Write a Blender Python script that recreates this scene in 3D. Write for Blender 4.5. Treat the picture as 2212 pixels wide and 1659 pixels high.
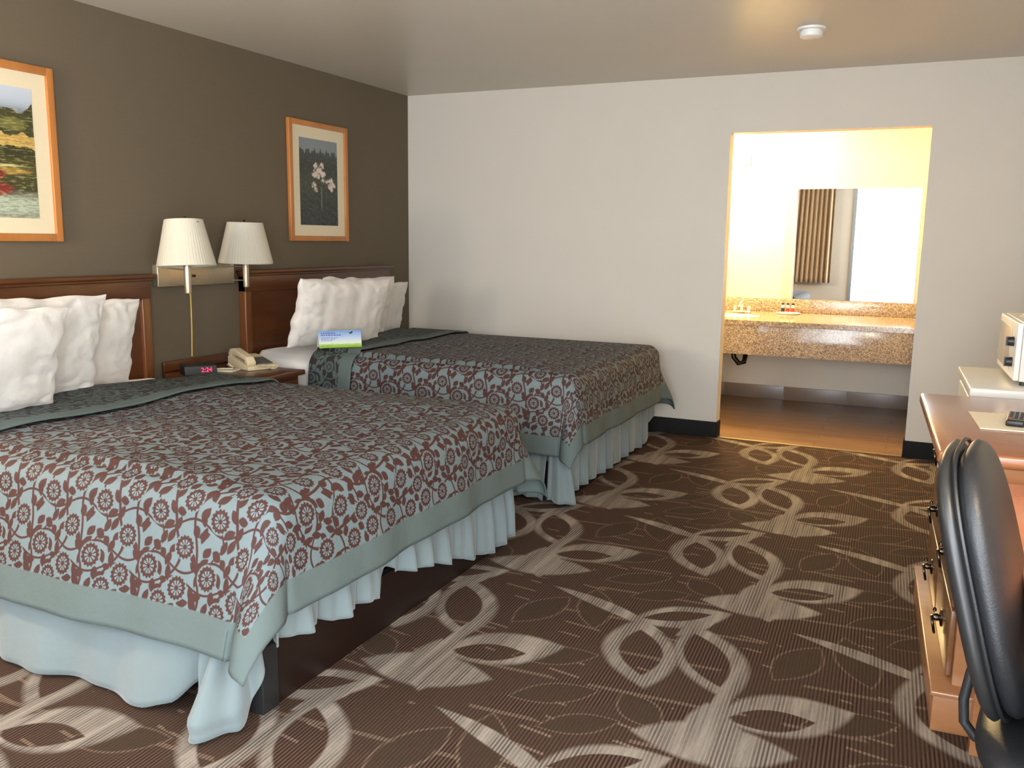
import bpy, bmesh, math, random
from mathutils import noise as mnoise
from math import sin, cos, pi, sqrt, atan2, hypot, radians as R
from mathutils import Vector, Matrix
random.seed(7)
for o in list(bpy.data.objects): bpy.data.objects.remove(o)
scene = bpy.context.scene
COL = scene.collection

# ------------------------------------------------------------------ camera
CX, CY, CZ, YAW, PITCH, ROLL, FPX = 3.74665611, -6.10726181, 1.35323711, 0.433083428, 0.162219965, 0.0132920016, 1908.33
f = Vector((-sin(YAW)*cos(PITCH), cos(YAW)*cos(PITCH), -sin(PITCH)))
r0 = Vector((cos(YAW), sin(YAW), 0)); u0 = r0.cross(f)
r_ = cos(ROLL)*r0 + sin(ROLL)*u0; u_ = -sin(ROLL)*r0 + cos(ROLL)*u0
cd = bpy.data.cameras.new('camera'); cam = bpy.data.objects.new('camera', cd); COL.objects.link(cam)
cd.sensor_width = 36; cd.lens = 36*FPX/2212; cd.clip_start = 0.03; cd.clip_end = 200
cam.matrix_world = Matrix(((r_.x, u_.x, -f.x, CX), (r_.y, u_.y, -f.y, CY), (r_.z, u_.z, -f.z, CZ), (0, 0, 0, 1)))
scene.camera = cam
# ------------------------------------------------------------------ world, daylight, exposure
w = bpy.data.worlds.new('world'); scene.world = w; w.use_nodes = True
bg = w.node_tree.nodes['Background']; bg.inputs[0].default_value = (0.80, 0.90, 1.0, 1); bg.inputs[1].default_value = 5.0
vs = scene.view_settings
vs.view_transform = 'Standard'; vs.look = 'None'; vs.gamma = 1; vs.use_curve_mapping = False; vs.exposure = 0.60

def area(name, loc, direction, sx, sy, power, col):
    l = bpy.data.lights.new(name, 'AREA'); l.shape = 'RECTANGLE'; l.size = sx; l.size_y = sy
    l.energy = power; l.color = col
    o = bpy.data.objects.new(name, l); COL.objects.link(o); o.location = loc
    o.rotation_euler = Vector(direction).to_track_quat('-Z', 'Y').to_euler()
    return o
def point(name, loc, power, col, rad=0.05):
    l = bpy.data.lights.new(name, 'POINT'); l.energy = power; l.color = col; l.shadow_soft_size = rad
    o = bpy.data.objects.new(name, l); COL.objects.link(o); o.location = loc; return o
# daylight outside the open door and the window behind the camera
area('door_daylight', (3.80, -6.62, 1.15), (-0.25, 1, 0.22), 1.1, 2.1, 50, (0.90, 0.955, 1.0))
area('window_daylight', (1.05, -6.62, 1.62), (0, 1, 0.05), 1.25, 1.1, 34, (0.90, 0.955, 1.0))
area('added_side_fill', (4.62, -5.72, 1.5), (-1, 0.28, 0.0), 1.0, 1.15, 42, (0.86, 0.935, 1.0))  # added fill through an invented right-hand opening, brightens the foot of the bed
# tungsten lamps: vanity light, the lamp beyond the near bed
point('vanity_bulb', (2.20, 1.48, 2.08), 135, (1.0, 0.72, 0.32), 0.10)
point('desk_lamp_bulb', (4.22, -4.85, 1.42), 14, (1.0, 0.76, 0.46), 0.06)
point('bedside_bulb', (0.42, -4.95, 1.33), 44, (1.0, 0.76, 0.50), 0.06)

# ------------------------------------------------------------------ node helpers
class S:
    def __init__(s, nt, sock): s.nt = nt; s.k = sock
    def m(s, op, *a):
        n = s.nt.nodes.new('ShaderNodeMath'); n.operation = op
        for i, v in enumerate((s,)+a):
            if isinstance(v, S): s.nt.links.new(v.k, n.inputs[i])
            else: n.inputs[i].default_value = v
        return S(s.nt, n.outputs[0])
    def __add__(s, o): return s.m('ADD', o)
    __radd__ = __add__
    def __sub__(s, o): return s.m('SUBTRACT', o)
    def __rsub__(s, o): return (s*-1)+o
    def __mul__(s, o): return s.m('MULTIPLY', o)
    __rmul__ = __mul__
    def __truediv__(s, o): return s.m('DIVIDE', o)
    def lt(s, o): return s.m('LESS_THAN', o)
    def gt(s, o): return s.m('GREATER_THAN', o)
    def min(s, o): return s.m('MINIMUM', o)
    def max(s, o): return s.m('MAXIMUM', o)
    def abs(s): return s.m('ABSOLUTE')
    def sin(s): return s.m('SINE')
    def step(s, e=0.1):   # soft "<0" mask
        n = s.nt.nodes.new('ShaderNodeMapRange'); n.clamp = True
        s.nt.links.new(s.k, n.inputs[0]); n.inputs[1].default_value = e; n.inputs[2].default_value = -e
        return S(s.nt, n.outputs[0])
def vmath(nt, op, a, *b, out=0):
    n = nt.nodes.new('ShaderNodeVectorMath'); n.operation = op
    for i, v in enumerate((a,)+b):
        if hasattr(v, 'links') or isinstance(v, bpy.types.NodeSocket): nt.links.new(v, n.inputs[i])
        else: n.inputs[i].default_value = v
    return n.outputs['Value'] if out else n.outputs[0]
def comb(nt, x, y, z=0.0):
    n = nt.nodes.new('ShaderNodeCombineXYZ')
    for i, v in enumerate((x, y, z)):
        if isinstance(v, S): nt.links.new(v.k, n.inputs[i])
        else: n.inputs[i].default_value = v
    return n.outputs[0]
def sep(nt, v):
    n = nt.nodes.new('ShaderNodeSeparateXYZ'); nt.links.new(v, n.inputs[0])
    return [S(nt, n.outputs[i]) for i in range(3)]
def c4(c): return (c[0], c[1], c[2], 1)
def lin(r, g, b):
    def q(v):
        v /= 255; return v/12.92 if v <= 0.04045 else ((v+0.055)/1.055)**2.4
    return (q(r), q(g), q(b))
def mixc(nt, fac, a, b):
    n = nt.nodes.new('ShaderNodeMix'); n.data_type = 'RGBA'
    def put(s, v):
        if isinstance(v, S): nt.links.new(v.k, s)
        elif isinstance(v, (int, float)): s.default_value = v
        elif isinstance(v, tuple): s.default_value = c4(v)
        else: nt.links.new(v, s)
    put(n.inputs[0], fac); put(n.inputs[6], a); put(n.inputs[7], b)
    return n.outputs[2]
def newmat(name, col=(0.5, 0.5, 0.5), rough=0.6, metal=0.0, **kw):
    m = bpy.data.materials.new(name); m.use_nodes = True; nt = m.node_tree
    b = nt.nodes['Principled BSDF']; b.inputs['Base Color'].default_value = c4(col)
    b.inputs['Roughness'].default_value = rough; b.inputs['Metallic'].default_value = metal
    for k, v in kw.items(): b.inputs[k.replace('_', ' ')].default_value = v
    return m, nt, b
def coords(nt, kind='Object'):
    n = nt.nodes.new('ShaderNodeTexCoord'); return n.outputs[kind]
def worldpos(nt):
    return nt.nodes.new('ShaderNodeNewGeometry').outputs['Position']
def noise(nt, vec, scale, detail=3, rough=0.5, sc=(1, 1, 1), col=False):
    if sc != (1, 1, 1): vec = vmath(nt, 'MULTIPLY', vec, sc)
    n = nt.nodes.new('ShaderNodeTexNoise'); nt.links.new(vec, n.inputs['Vector'])
    n.inputs['Scale'].default_value = scale; n.inputs['Detail'].default_value = detail; n.inputs['Roughness'].default_value = rough
    return n.outputs['Color'] if col else S(nt, n.outputs[0])
def bump(nt, b, h, strength=0.2, dist=0.01):
    n = nt.nodes.new('ShaderNodeBump'); n.inputs['Strength'].default_value = strength; n.inputs['Distance'].default_value = dist
    nt.links.new(h.k, n.inputs['Height']); nt.links.new(n.outputs[0], b.inputs['Normal'])
def ramp(nt, fac, stops):
    n = nt.nodes.new('ShaderNodeValToRGB'); nt.links.new(fac.k, n.inputs[0])
    e = n.color_ramp.elements
    e[0].position, e[0].color = stops[0][0], c4(stops[0][1]); e[1].position, e[1].color = stops[1][0], c4(stops[1][1])
    for p, c in stops[2:]:
        x = e.new(p); x.color = c4(c)
    return n.outputs[0]

def noisy(name, ca, cb, scale=20, rough=0.6, metal=0, bs=0.1, bscale=None, bdist=0.002, **kw):
    m, nt, b = newmat(name, ca, rough, metal, **kw)
    v = worldpos(nt); n = noise(nt, v, scale)
    nt.links.new(mixc(nt, n, ca, cb), b.inputs['Base Color'])
    if bs: bump(nt, b, noise(nt, v, bscale or scale*6, 4), bs, bdist)
    return m
def wood(name, ca, cb, axis='y', rough=0.35, coat=0.3, scale=6):
    m, nt, b = newmat(name, ca, rough)
    b.inputs['Coat Weight'].default_value = coat; b.inputs['Coat Roughness'].default_value = 0.25
    v = coords(nt); sc = {'x': (0.12, 1, 1), 'y': (1, 0.12, 1), 'z': (1, 1, 0.12)}[axis]
    n1 = noise(nt, v, scale*6, 5, 0.65, sc); n2 = noise(nt, v, scale, 3, 0.5, sc)
    fac = (n1*0.6+n2*0.6-0.1)
    nt.links.new(ramp(nt, fac, [(0.3, cb), (0.7, ca)]), b.inputs['Base Color'])
    bump(nt, b, n1, 0.05, 0.001)
    return m

# ------------------------------------------------------------------ mesh helpers
def link(name, verts, faces, mats=(), parent=None, smooth=False, fm=None, uv=None):
    me = bpy.data.meshes.new(name); me.from_pydata([tuple(v) for v in verts], [], faces); me.update()
    if uv is not None:
        l = me.uv_layers.new(name='UVMap')
        for lp in me.loops: l.data[lp.index].uv = uv[lp.vertex_index]
    o = bpy.data.objects.new(name, me); COL.objects.link(o)
    for m in (mats if isinstance(mats, (list, tuple)) else [mats]): me.materials.append(m)
    if fm:
        for p, i in zip(me.polygons, fm): p.material_index = i
    if smooth:
        for p in me.polygons: p.use_smooth = True
    if parent: o.parent = parent
    return o
class MB:
    """collects primitives into one mesh"""
    def __init__(s): s.v = []; s.f = []; s.sm = []
    def add(s, v, f_, sm=False):
        k = len(s.v); s.v += [tuple(p) for p in v]; s.f += [tuple(i+k for i in q) for q in f_]; s.sm += [sm]*len(f_); return s
    def box(s, x0, x1, y0, y1, z0, z1, bev=0.0):
        if bev <= 0:
            v = [(x, y, z) for x in (x0, x1) for y in (y0, y1) for z in (z0, z1)]
            return s.add(v, [(0, 1, 3, 2), (4, 6, 7, 5), (0, 4, 5, 1), (2, 3, 7, 6), (0, 2, 6, 4), (1, 5, 7, 3)])
        bm = bmesh.new(); bmesh.ops.create_cube(bm, size=1)
        for q in bm.verts: q.co = Vector(((x0+x1)/2+q.co.x*(x1-x0), (y0+y1)/2+q.co.y*(y1-y0), (z0+z1)/2+q.co.z*(z1-z0)))
        bmesh.ops.bevel(bm, geom=list(bm.edges), offset=bev, segments=3, profile=0.5, affect='EDGES')
        bm.verts.index_update(); v = [q.co[:] for q in bm.verts]; f_ = [[q.index for q in p.verts] for p in bm.faces]; bm.free()
        return s.add(v, f_, True)
    def lathe(s, prof, c=(0, 0, 0), n=32, axis='z', ridge=None):
        v = []; f_ = []
        for r, h in prof:
            for i in range(n):
                a = 2*pi*i/n; rr = r
                if ridge: rr = r*(1+ridge*(i % 2))
                p = (rr*cos(a), rr*sin(a), h)
                if axis == 'x': p = (h, rr*cos(a), rr*sin(a))
                if axis == 'y': p = (rr*cos(a), h, rr*sin(a))
                v.append((c[0]+p[0], c[1]+p[1], c[2]+p[2]))
        for j in range(len(prof)-1):
            for i in range(n):
                f_.append((j*n+i, j*n+(i+1) % n, (j+1)*n+(i+1) % n, (j+1)*n+i))
        if prof[0][0] > 1e-5: f_.append(tuple(reversed(range(n))))
        if prof[-1][0] > 1e-5: f_.append(tuple((len(prof)-1)*n+i for i in range(n)))
        return s.add(v, f_, True)
    def tube(s, pts, rad, n=8, cap=True):
        pts = [Vector(p) for p in pts]; v = []; f_ = []; up = Vector((0, 0, 1))
        prev = None
        for i, p in enumerate(pts):
            t = (pts[min(i+1, len(pts)-1)]-pts[max(i-1, 0)]).normalized()
            if prev is None:
                a = t.orthogonal().normalized()
            else:
                a = (prev - t*prev.dot(t)).normalized()
            prev = a; b = t.cross(a); r = rad[i] if isinstance(rad, (list, tuple)) else rad
            for k in range(n):
                an = 2*pi*k/n; v.append(p+(a*cos(an)+b*sin(an))*r)
        for j in range(len(pts)-1):
            for k in range(n): f_.append((j*n+k, j*n+(k+1) % n, (j+1)*n+(k+1) % n, (j+1)*n+k))
        if cap: f_.append(tuple(reversed(range(n)))); f_.append(tuple((len(pts)-1)*n+k for k in range(n)))
        return s.add(v, f_, True)
    def prism(s, poly, axis, a, b):
        """2-D polygon extruded along an axis between a and b"""
        n = len(poly); v = []
        for h in (a, b):
            for p, q in poly: v.append({'x': (h, p, q), 'y': (p, h, q), 'z': (p, q, h)}[axis])
        return s.add(v, [tuple(range(n)), tuple(reversed(range(n, 2*n)))]+[(i, i+n, (i+1) % n+n, (i+1) % n) for i in range(n)])
    def build(s, name, mat, parent=None, loc=None, smooth=None, bevel=0.0):
        o = link(name, s.v, s.f, mat, parent)
        bm = bmesh.new(); bm.from_mesh(o.data); bmesh.ops.recalc_face_normals(bm, faces=bm.faces); bm.to_mesh(o.data); bm.free()
        for p, q in zip(o.data.polygons, s.sm): p.use_smooth = q if smooth is None else smooth
        if loc: o.location = loc
        if bevel:
            m = o.modifiers.new('bevel', 'BEVEL'); m.width = bevel; m.segments = 3; m.limit_method = 'ANGLE'
            for p in o.data.polygons: p.use_smooth = True
            o.modifiers.new('wn', 'WEIGHTED_NORMAL')
        elif any(s.sm):
            m = o.modifiers.new('es', 'EDGE_SPLIT'); m.split_angle = R(40)
        return o
def tag(o, label=None, cat=None, group=None, kind=None):
    for k, v in (('label', label), ('category', cat), ('group', group), ('kind', kind)):
        if v: o[k] = v
    return o
def empty(name, loc=(0, 0, 0), rz=0.0, **kw):
    o = bpy.data.objects.new(name, None); COL.objects.link(o); o.location = loc; o.rotation_euler = (0, 0, rz); o.empty_display_size = 0.05
    return tag(o, **kw)
def struct(name, mb, mat, **k): return tag(mb.build(name, mat, **k), kind='structure')
def text(name, body, size, mat, parent=None, loc=(0, 0, 0), rot=(0, 0, 0), ext=0.0005, al='CENTER'):
    cu = bpy.data.curves.new(name, 'FONT'); cu.body = body; cu.size = size; cu.extrude = ext; cu.align_x = al; cu.align_y = 'CENTER'
    t = bpy.data.objects.new(name, cu); COL.objects.link(t)
    me = bpy.data.meshes.new_from_object(t); bpy.data.objects.remove(t)
    o = bpy.data.objects.new(name, me); COL.objects.link(o); me.materials.append(mat); o.location = loc; o.rotation_euler = rot
    if parent: o.parent = parent
    return o
def sstep(a, b, x):
    t = max(0, min(1, (x-a)/(b-a))); return t*t*(3-2*t)
def hn(x, y, s=0):   # smooth pseudo noise
    return (sin(x*3.1+y*1.7+s)+sin(x*1.3-y*4.1+s*2.3)+sin(x*5.7+y*3.3+s*1.1)*0.5+sin(-x*2.3+y*7.9+s)*0.4)/2.9

# ------------------------------------------------------------------ materials
M = {}
M['white_wall'] = noisy('painted_white_wall', lin(212, 205, 193), lin(206, 199, 187), 3, 0.55, bs=0.12, bscale=140)
def wall_brown():
    m, nt, b = newmat('brown_fabric_wallcovering', lin(96, 84, 66), 0.8)
    v = worldpos(nt); n1 = noise(nt, v, 90, 3, 0.6, (1, 0.12, 1)); n2 = noise(nt, v, 90, 3, 0.6, (1, 1, 0.12)); n3 = noise(nt, v, 2)
    nt.links.new(mixc(nt, n1*0.5+n3*0.5, lin(92, 80, 62), lin(102, 90, 72)), b.inputs['Base Color'])
    bump(nt, b, n1+n2, 0.25, 0.002); return m
M['brown_wall'] = wall_brown()
def ceil_mat():
    m, nt, b = newmat('semi_gloss_ceiling_paint', lin(176, 170, 160), 0.36)
    v = worldpos(nt); bump(nt, b, noise(nt, v, 3.0, 2), 0.10, 0.02)
    nt.links.new(mixc(nt, noise(nt, v, 2), lin(206, 198, 184), lin(200, 191, 178)), b.inputs['Base Color']); return m
M['ceiling'] = ceil_mat()
M['black_base'] = noisy('black_vinyl', (0.012, 0.012, 0.013), (0.014, 0.013, 0.012), 30, 0.7, bs=0.03, Specular_IOR_Level=0.15)
M['cherry'] = wood('cherry_wood', lin(98, 54, 26), lin(70, 36, 15), 'y', 0.3)
M['cherry_z'] = wood('cherry_wood_upright', lin(112, 66, 32), lin(88, 48, 22), 'z', 0.3)
M['dresser'] = wood('dresser_veneer', lin(164, 114, 76), lin(142, 94, 60), 'x', 0.28, 0.4, 5)
M['dresser_top'] = wood('dresser_top_veneer', lin(156, 98, 62), lin(142, 86, 52), 'x', 0.22, 0.5, 5)
M['dresser_y'] = wood('dresser_front_veneer', lin(120, 82, 52), lin(100, 66, 40), 'y', 0.22, 0.5, 5)
M['desk_top'] = wood('orange_desk_veneer', lin(214, 120, 36), lin(196, 102, 26), 'y', 0.25, 0.5, 5)
M['frame_wood'] = wood('oak_picture_frame', lin(190, 124, 62), lin(166, 102, 46), 'z', 0.4, 0.2)
M['platform'] = wood('dark_brown_bed_base', lin(32, 16, 11), lin(22, 11, 8), 'y', 0.4, 0.1)
M['mat_board'] = noisy('cream_mat_board', lin(222, 208, 176), lin(216, 202, 170), 60, 0.8, bs=0.02)
def cloth(name, a, b2, scale=700, bs=0.25, rough=0.9, sheen=0.3, wr=0.4):
    m, nt, b = newmat(name, a, rough); b.inputs['Sheen Weight'].default_value = sheen
    v = worldpos(nt); n = noise(nt, v, 5, 4)
    nt.links.new(mixc(nt, n, a, b2), b.inputs['Base Color'])
    bump(nt, b, noise(nt, v, 14, 5, 0.55)*wr+noise(nt, v, scale, 2)*0.05, bs, 0.03); return m
M['linen'] = cloth('white_pillow_cotton', lin(214, 208, 200), lin(208, 201, 193), 500, 0.5)
M['sheet'] = cloth('white_sheet_cotton', lin(234, 230, 226), lin(226, 221, 216), 500, 0.2)
M['skirt'] = cloth('pale_blue_skirt_cotton', lin(114, 127, 132), lin(108, 117, 113), 800, 0.25)
M['shade'] = cloth('pleated_shade_fabric', lin(200, 193, 176), lin(194, 186, 168), 300, 0.03, 0.8, 0.0)
M['shade_in'] = newmat('shade_lining', lin(222, 190, 130), 0.8)[0]
M['nickel'] = noisy('brushed_nickel', lin(196, 184, 160), lin(180, 168, 146), 60, 0.38, 0.8, bs=0.02)
M['chrome'] = newmat('polished_chrome', (0.7, 0.7, 0.7), 0.12, 1.0)[0]
M['gold_cord'] = newmat('gold_cord_cover', lin(190, 160, 90), 0.4, 0.3)[0]
M['black_leather'] = noisy('black_leather', (0.010, 0.011, 0.013), (0.015, 0.015, 0.017), 40, 0.40, bs=0.25, Specular_IOR_Level=0.4, bscale=260, bdist=0.002)
M['black_plastic'] = noisy('black_plastic', (0.012, 0.012, 0.013), (0.02, 0.02, 0.02), 60, 0.4, bs=0.04)
M['white_enamel'] = noisy('white_enamel', lin(226, 224, 218), lin(220, 218, 212), 8, 0.3, bs=0.02)
M['phone'] = noisy('ivory_phone_plastic', lin(222, 206, 172), lin(214, 198, 164), 8, 0.4, bs=0.02)
M['paper'] = noisy('cream_paper', lin(232, 222, 200), lin(224, 214, 192), 60, 0.8, bs=0.02)
M['grey_plastic'] = noisy('grey_plastic', lin(100, 98, 92), lin(88, 86, 82), 30, 0.4, bs=0.02)
M['white_plastic'] = noisy('white_plastic', lin(232, 232, 228), lin(226, 226, 222), 12, 0.4, bs=0.02)
M['black_ink'] = newmat('black_ink', (0.01, 0.01, 0.012), 0.5)[0]
M['red_ink'] = newmat('red_label', (0.6, 0.03, 0.02), 0.5)[0]
M['clearish'] = newmat('clear_corner_guard', lin(206, 200, 190), 0.5, 0.0)[0]
M['bronze'] = noisy('dark_bronze', (0.05, 0.04, 0.03), (0.10, 0.08, 0.06), 40, 0.25, 1.0, bs=0.02)
M['brass'] = noisy('brass_strip', lin(176, 150, 104), lin(160, 134, 92), 40, 0.4, 0.6, bs=0.02)
m, nt, b = newmat('red_digits', (0.6, 0.0, 0.05), 0.5); b.inputs['Emission Color'].default_value = (1, 0.02, 0.10, 1); b.inputs['Emission Strength'].default_value = 2.2; M['digits'] = m
m, nt, b = newmat('lit_glass', (1, 0.9, 0.7), 0.5); b.inputs['Emission Color'].default_value = (1, 0.80, 0.45, 1); b.inputs['Emission Strength'].default_value = 30; M['lit'] = m
m, nt, b = newmat('mirror_silver', (0.92, 0.93, 0.92), 0.0, 1.0); M['mirror'] = m
m, nt, b = newmat('window_glass', (1, 1, 1), 0.0); b.inputs['Transmission Weight'].default_value = 1.0; b.inputs['IOR'].default_value = 1.45; M['glass'] = m
M['curtain'] = cloth('tan_curtain', lin(190, 165, 132), lin(176, 150, 118), 500, 0.15)
M['alum'] = newmat('aluminium_frame', lin(170, 178, 184), 0.35, 0.7)[0]

def granite():
    m, nt, b = newmat('speckled_granite', (0.4, 0.35, 0.3), 0.12)
    v = worldpos(nt); vo = nt.nodes.new('ShaderNodeTexVoronoi'); nt.links.new(v, vo.inputs['Vector']); vo.inputs['Scale'].default_value = 150
    x = sep(nt, vo.outputs['Color'])[0]; n = noise(nt, v, 130, 3)
    nt.links.new(ramp(nt, x*0.75+n*0.25, [(0.15, lin(110, 96, 86)), (0.34, lin(136, 120, 106)), (0.55, lin(160, 144, 126)), (0.8, lin(190, 174, 152))]), b.inputs['Base Color'])
    return m
M['granite'] = granite()
def planks(name, ca, cb, length=0.9, width=0.16, grout=0.004, ga=lin(70, 55, 40)):
    m, nt, b = newmat(name, ca, 0.32); v = worldpos(nt)
    br = nt.nodes.new('ShaderNodeTexBrick'); nt.links.new(v, br.inputs['Vector'])
    br.inputs['Scale'].default_value = 1; br.inputs['Brick Width'].default_value = length; br.inputs['Row Height'].default_value = width; br.inputs['Mortar Size'].default_value = grout/2
    br.inputs['Color1'].default_value = c4(ca); br.inputs['Color2'].default_value = c4(cb); br.inputs['Mortar'].default_value = c4(ga)
    n = noise(nt, v, 30, 5, 0.7, (0.06, 1, 1))
    c = mixc(nt, (n-0.35)*2.0, br.outputs['Color'], ga); nt.links.new(c, b.inputs['Base Color']); return m
M['wood_tile'] = planks('wood_look_tile_floor', lin(156, 120, 82), lin(132, 100, 68))
M['tile_base'] = noisy('taupe_wall_tile', lin(128, 112, 102), lin(112, 98, 90), 6, 0.3, bs=0.03)

# floral jacquard: wheel flowers, teardrop leaves and winding vines, all periodic
PU, PV = 0.30, 0.46
FLOW = [(0, 0, .044), (.158, -.056, .042), (.168, .096, .042), (.022, .212, .043), (.177, .275, .042), (.078, .345, .039)]
LEAF = [(.095, .045, 80, .022, .012), (.060, -.070, 35, .022, .011), (.058, .002, -60, .022, .011), (.104, -.005, -75, .026, .011), (.066, .062, -40, .016, .013),
        (.230, -.070, -60, .026, .011), (.250, -.010, 80, .026, .011), (.225, .030, -20, .018, .014), (.270, .050, 50, .022, .012), (.215, .060, -50, .020, .010),
        (.030, .085, -20, .020, .015), (.060, .120, 80, .022, .012), (.095, .130, 70, .024, .012), (.115, .085, 50, .020, .011), (-.020, .090, 60, .020, .014),
        (-.045, .150, 80, .026, .012), (.075, .170, 40, .022, .014), (.120, .175, 75, .026, .012), (.215, .160, -50, .020, .014), (.255, .150, 30, .022, .012),
        (-.050, .230, 60, .024, .014), (.090, .235, -45, .024, .013), (.130, .225, 10, .018, .014), (.245, .210, -70, .024, .012), (.100, .290, 70, .020, .013),
        (.015, .290, 40, .024, .014), (-.035, .300, -50, .022, .013), (.235, .300, 70, .024, .013), (.245, .355, -30, .022, .014), (.010, .350, 80, .022, .012),
        (.140, .330, 60, .018, .013), (.195, .355, 20, .022, .012), (.140, .395, -20, .020, .012), (.035, .395, -70, .022, .013), (-.045, .385, 20, .022, .013), (.085, -.035, 0, .014, .010), (-.055, .030, 70, .020, .011)]
def floral(nt, uv, soft=0.08, inner=True):
    """>0..1 mask where the motif (brown) is"""
    P = (PU/2, PV/2, 1.0); N = (-PU/2, -PV/2, -1.0); acc = None
    def loc(c): return vmath(nt, 'WRAP', vmath(nt, 'SUBTRACT', uv, (c[0], c[1], 0)), P, N)
    for x, y, a, L, W in LEAF:
        q = loc((x, y)); a = R(a); L *= 1.30; W *= 1.28
        xx = S(nt, vmath(nt, 'DOT_PRODUCT', q, (cos(a)/L, sin(a)/L, 0), out=1)); yy = S(nt, vmath(nt, 'DOT_PRODUCT', q, (-sin(a)/W, cos(a)/W, 0), out=1))
        d = (xx-0.0).m('MULTIPLY_ADD', xx, (yy+xx*0.25).abs())-1.0
        acc = d if acc is None else acc.min(d)
    u, v, _ = sep(nt, uv)
    for (amp, ph, off, wd, k, fr) in [(.040, 0.3, .105, .0068, 0.0, 1), (.030, 2.4, .235, .0058, 0.0, 1), (.022, 4.0, .030, .0046, 0.0, 2)]:
        s_ = (v*(2*pi*fr/PV)+ph).sin()*amp + (v*(4*pi*fr/PV)+ph*2).sin()*(amp*0.35)
        d = (u-off-s_).m('WRAP', PU/2, -PU/2).abs()/wd-1.0
        acc = acc.min(d*0.5)
    for (amp, ph, off, wd) in [(.028, 1.0, .030, .0048), (.026, 3.6, .180, .0050), (.020, 0.2, .320, .0046), (.022, 5, .420, .0044)]:
        s_ = (u*(2*pi/PU)+ph).sin()*amp
        d = (v-off-s_).m('WRAP', PV/2, -PV/2).abs()/wd-1.0
        acc = acc.min(d*0.5)
    for x, y, Rr in FLOW:
        q = loc((x, y)); a_, b_, _ = sep(nt, q)
        r = S(nt, vmath(nt, 'LENGTH', q, out=1))/Rr; th = b_.m('ARCTAN2', a_)
        out = r-1.0-(th*15).sin()*0.07
        halo = r-1.32-(th*3).sin()*0.05            # ground kept clear round the flower
        acc = acc.max((halo*-1.0).min(out*1.0)) if False else acc
        pet = (((r-0.44).abs()-0.22)).max(((th*10).sin()*-1.0-0.35)*0.25)   # wedge openings
        fl = out.max(pet*-4.0)
        near = r-1.17
        acc = acc.max(near*-3.0).min(fl*3.0)
    return acc.step(soft*1.6)
def quilt_mat(name, invert=False, smax=9, tmin=-9, tmax=9, bw=0.10, smin=-9):
    m, nt, b = newmat(name, (0.3, 0.3, 0.3), 0.7); b.inputs['Specular IOR Level'].default_value = 0.25
    uv = coords(nt, 'UV'); u, v, _ = sep(nt, uv)
    mask = floral(nt, vmath(nt, 'MULTIPLY', uv, (1/0.74, 1/0.74, 1)))
    ground, motif = lin(106, 119, 121), lin(66, 38, 34)
    weave = noise(nt, uv, 420, 2)
    if invert: c = mixc(nt, mask, lin(46, 44, 43), lin(86, 98, 96))
    else: c = mixc(nt, mask, ground, motif)
    band = None
    for e in ((u*-1.0+(smax-bw)) if smax < 8 else None, (v-(tmin+bw)) if tmin > -8 else None, (v*-1.0+(tmax-bw)) if tmax < 8 else None, (u-(smin+bw)) if smin > -8 else None):
        if e is not None: band = e if band is None else band.min(e)
    if band is not None:
        c = mixc(nt, band.step(0.002), c, lin(92, 104, 102))
        mask = mask*(band.gt(0.0))
    c = mixc(nt, weave*0.25, c, lin(60, 50, 45))
    nt.links.new(c, b.inputs['Base Color'])
    bump(nt, b, mask*-0.5+noise(nt, worldpos(nt), 11, 5, 0.55)*4.0+weave*0.3, 0.35, 0.004)
    return m

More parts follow.
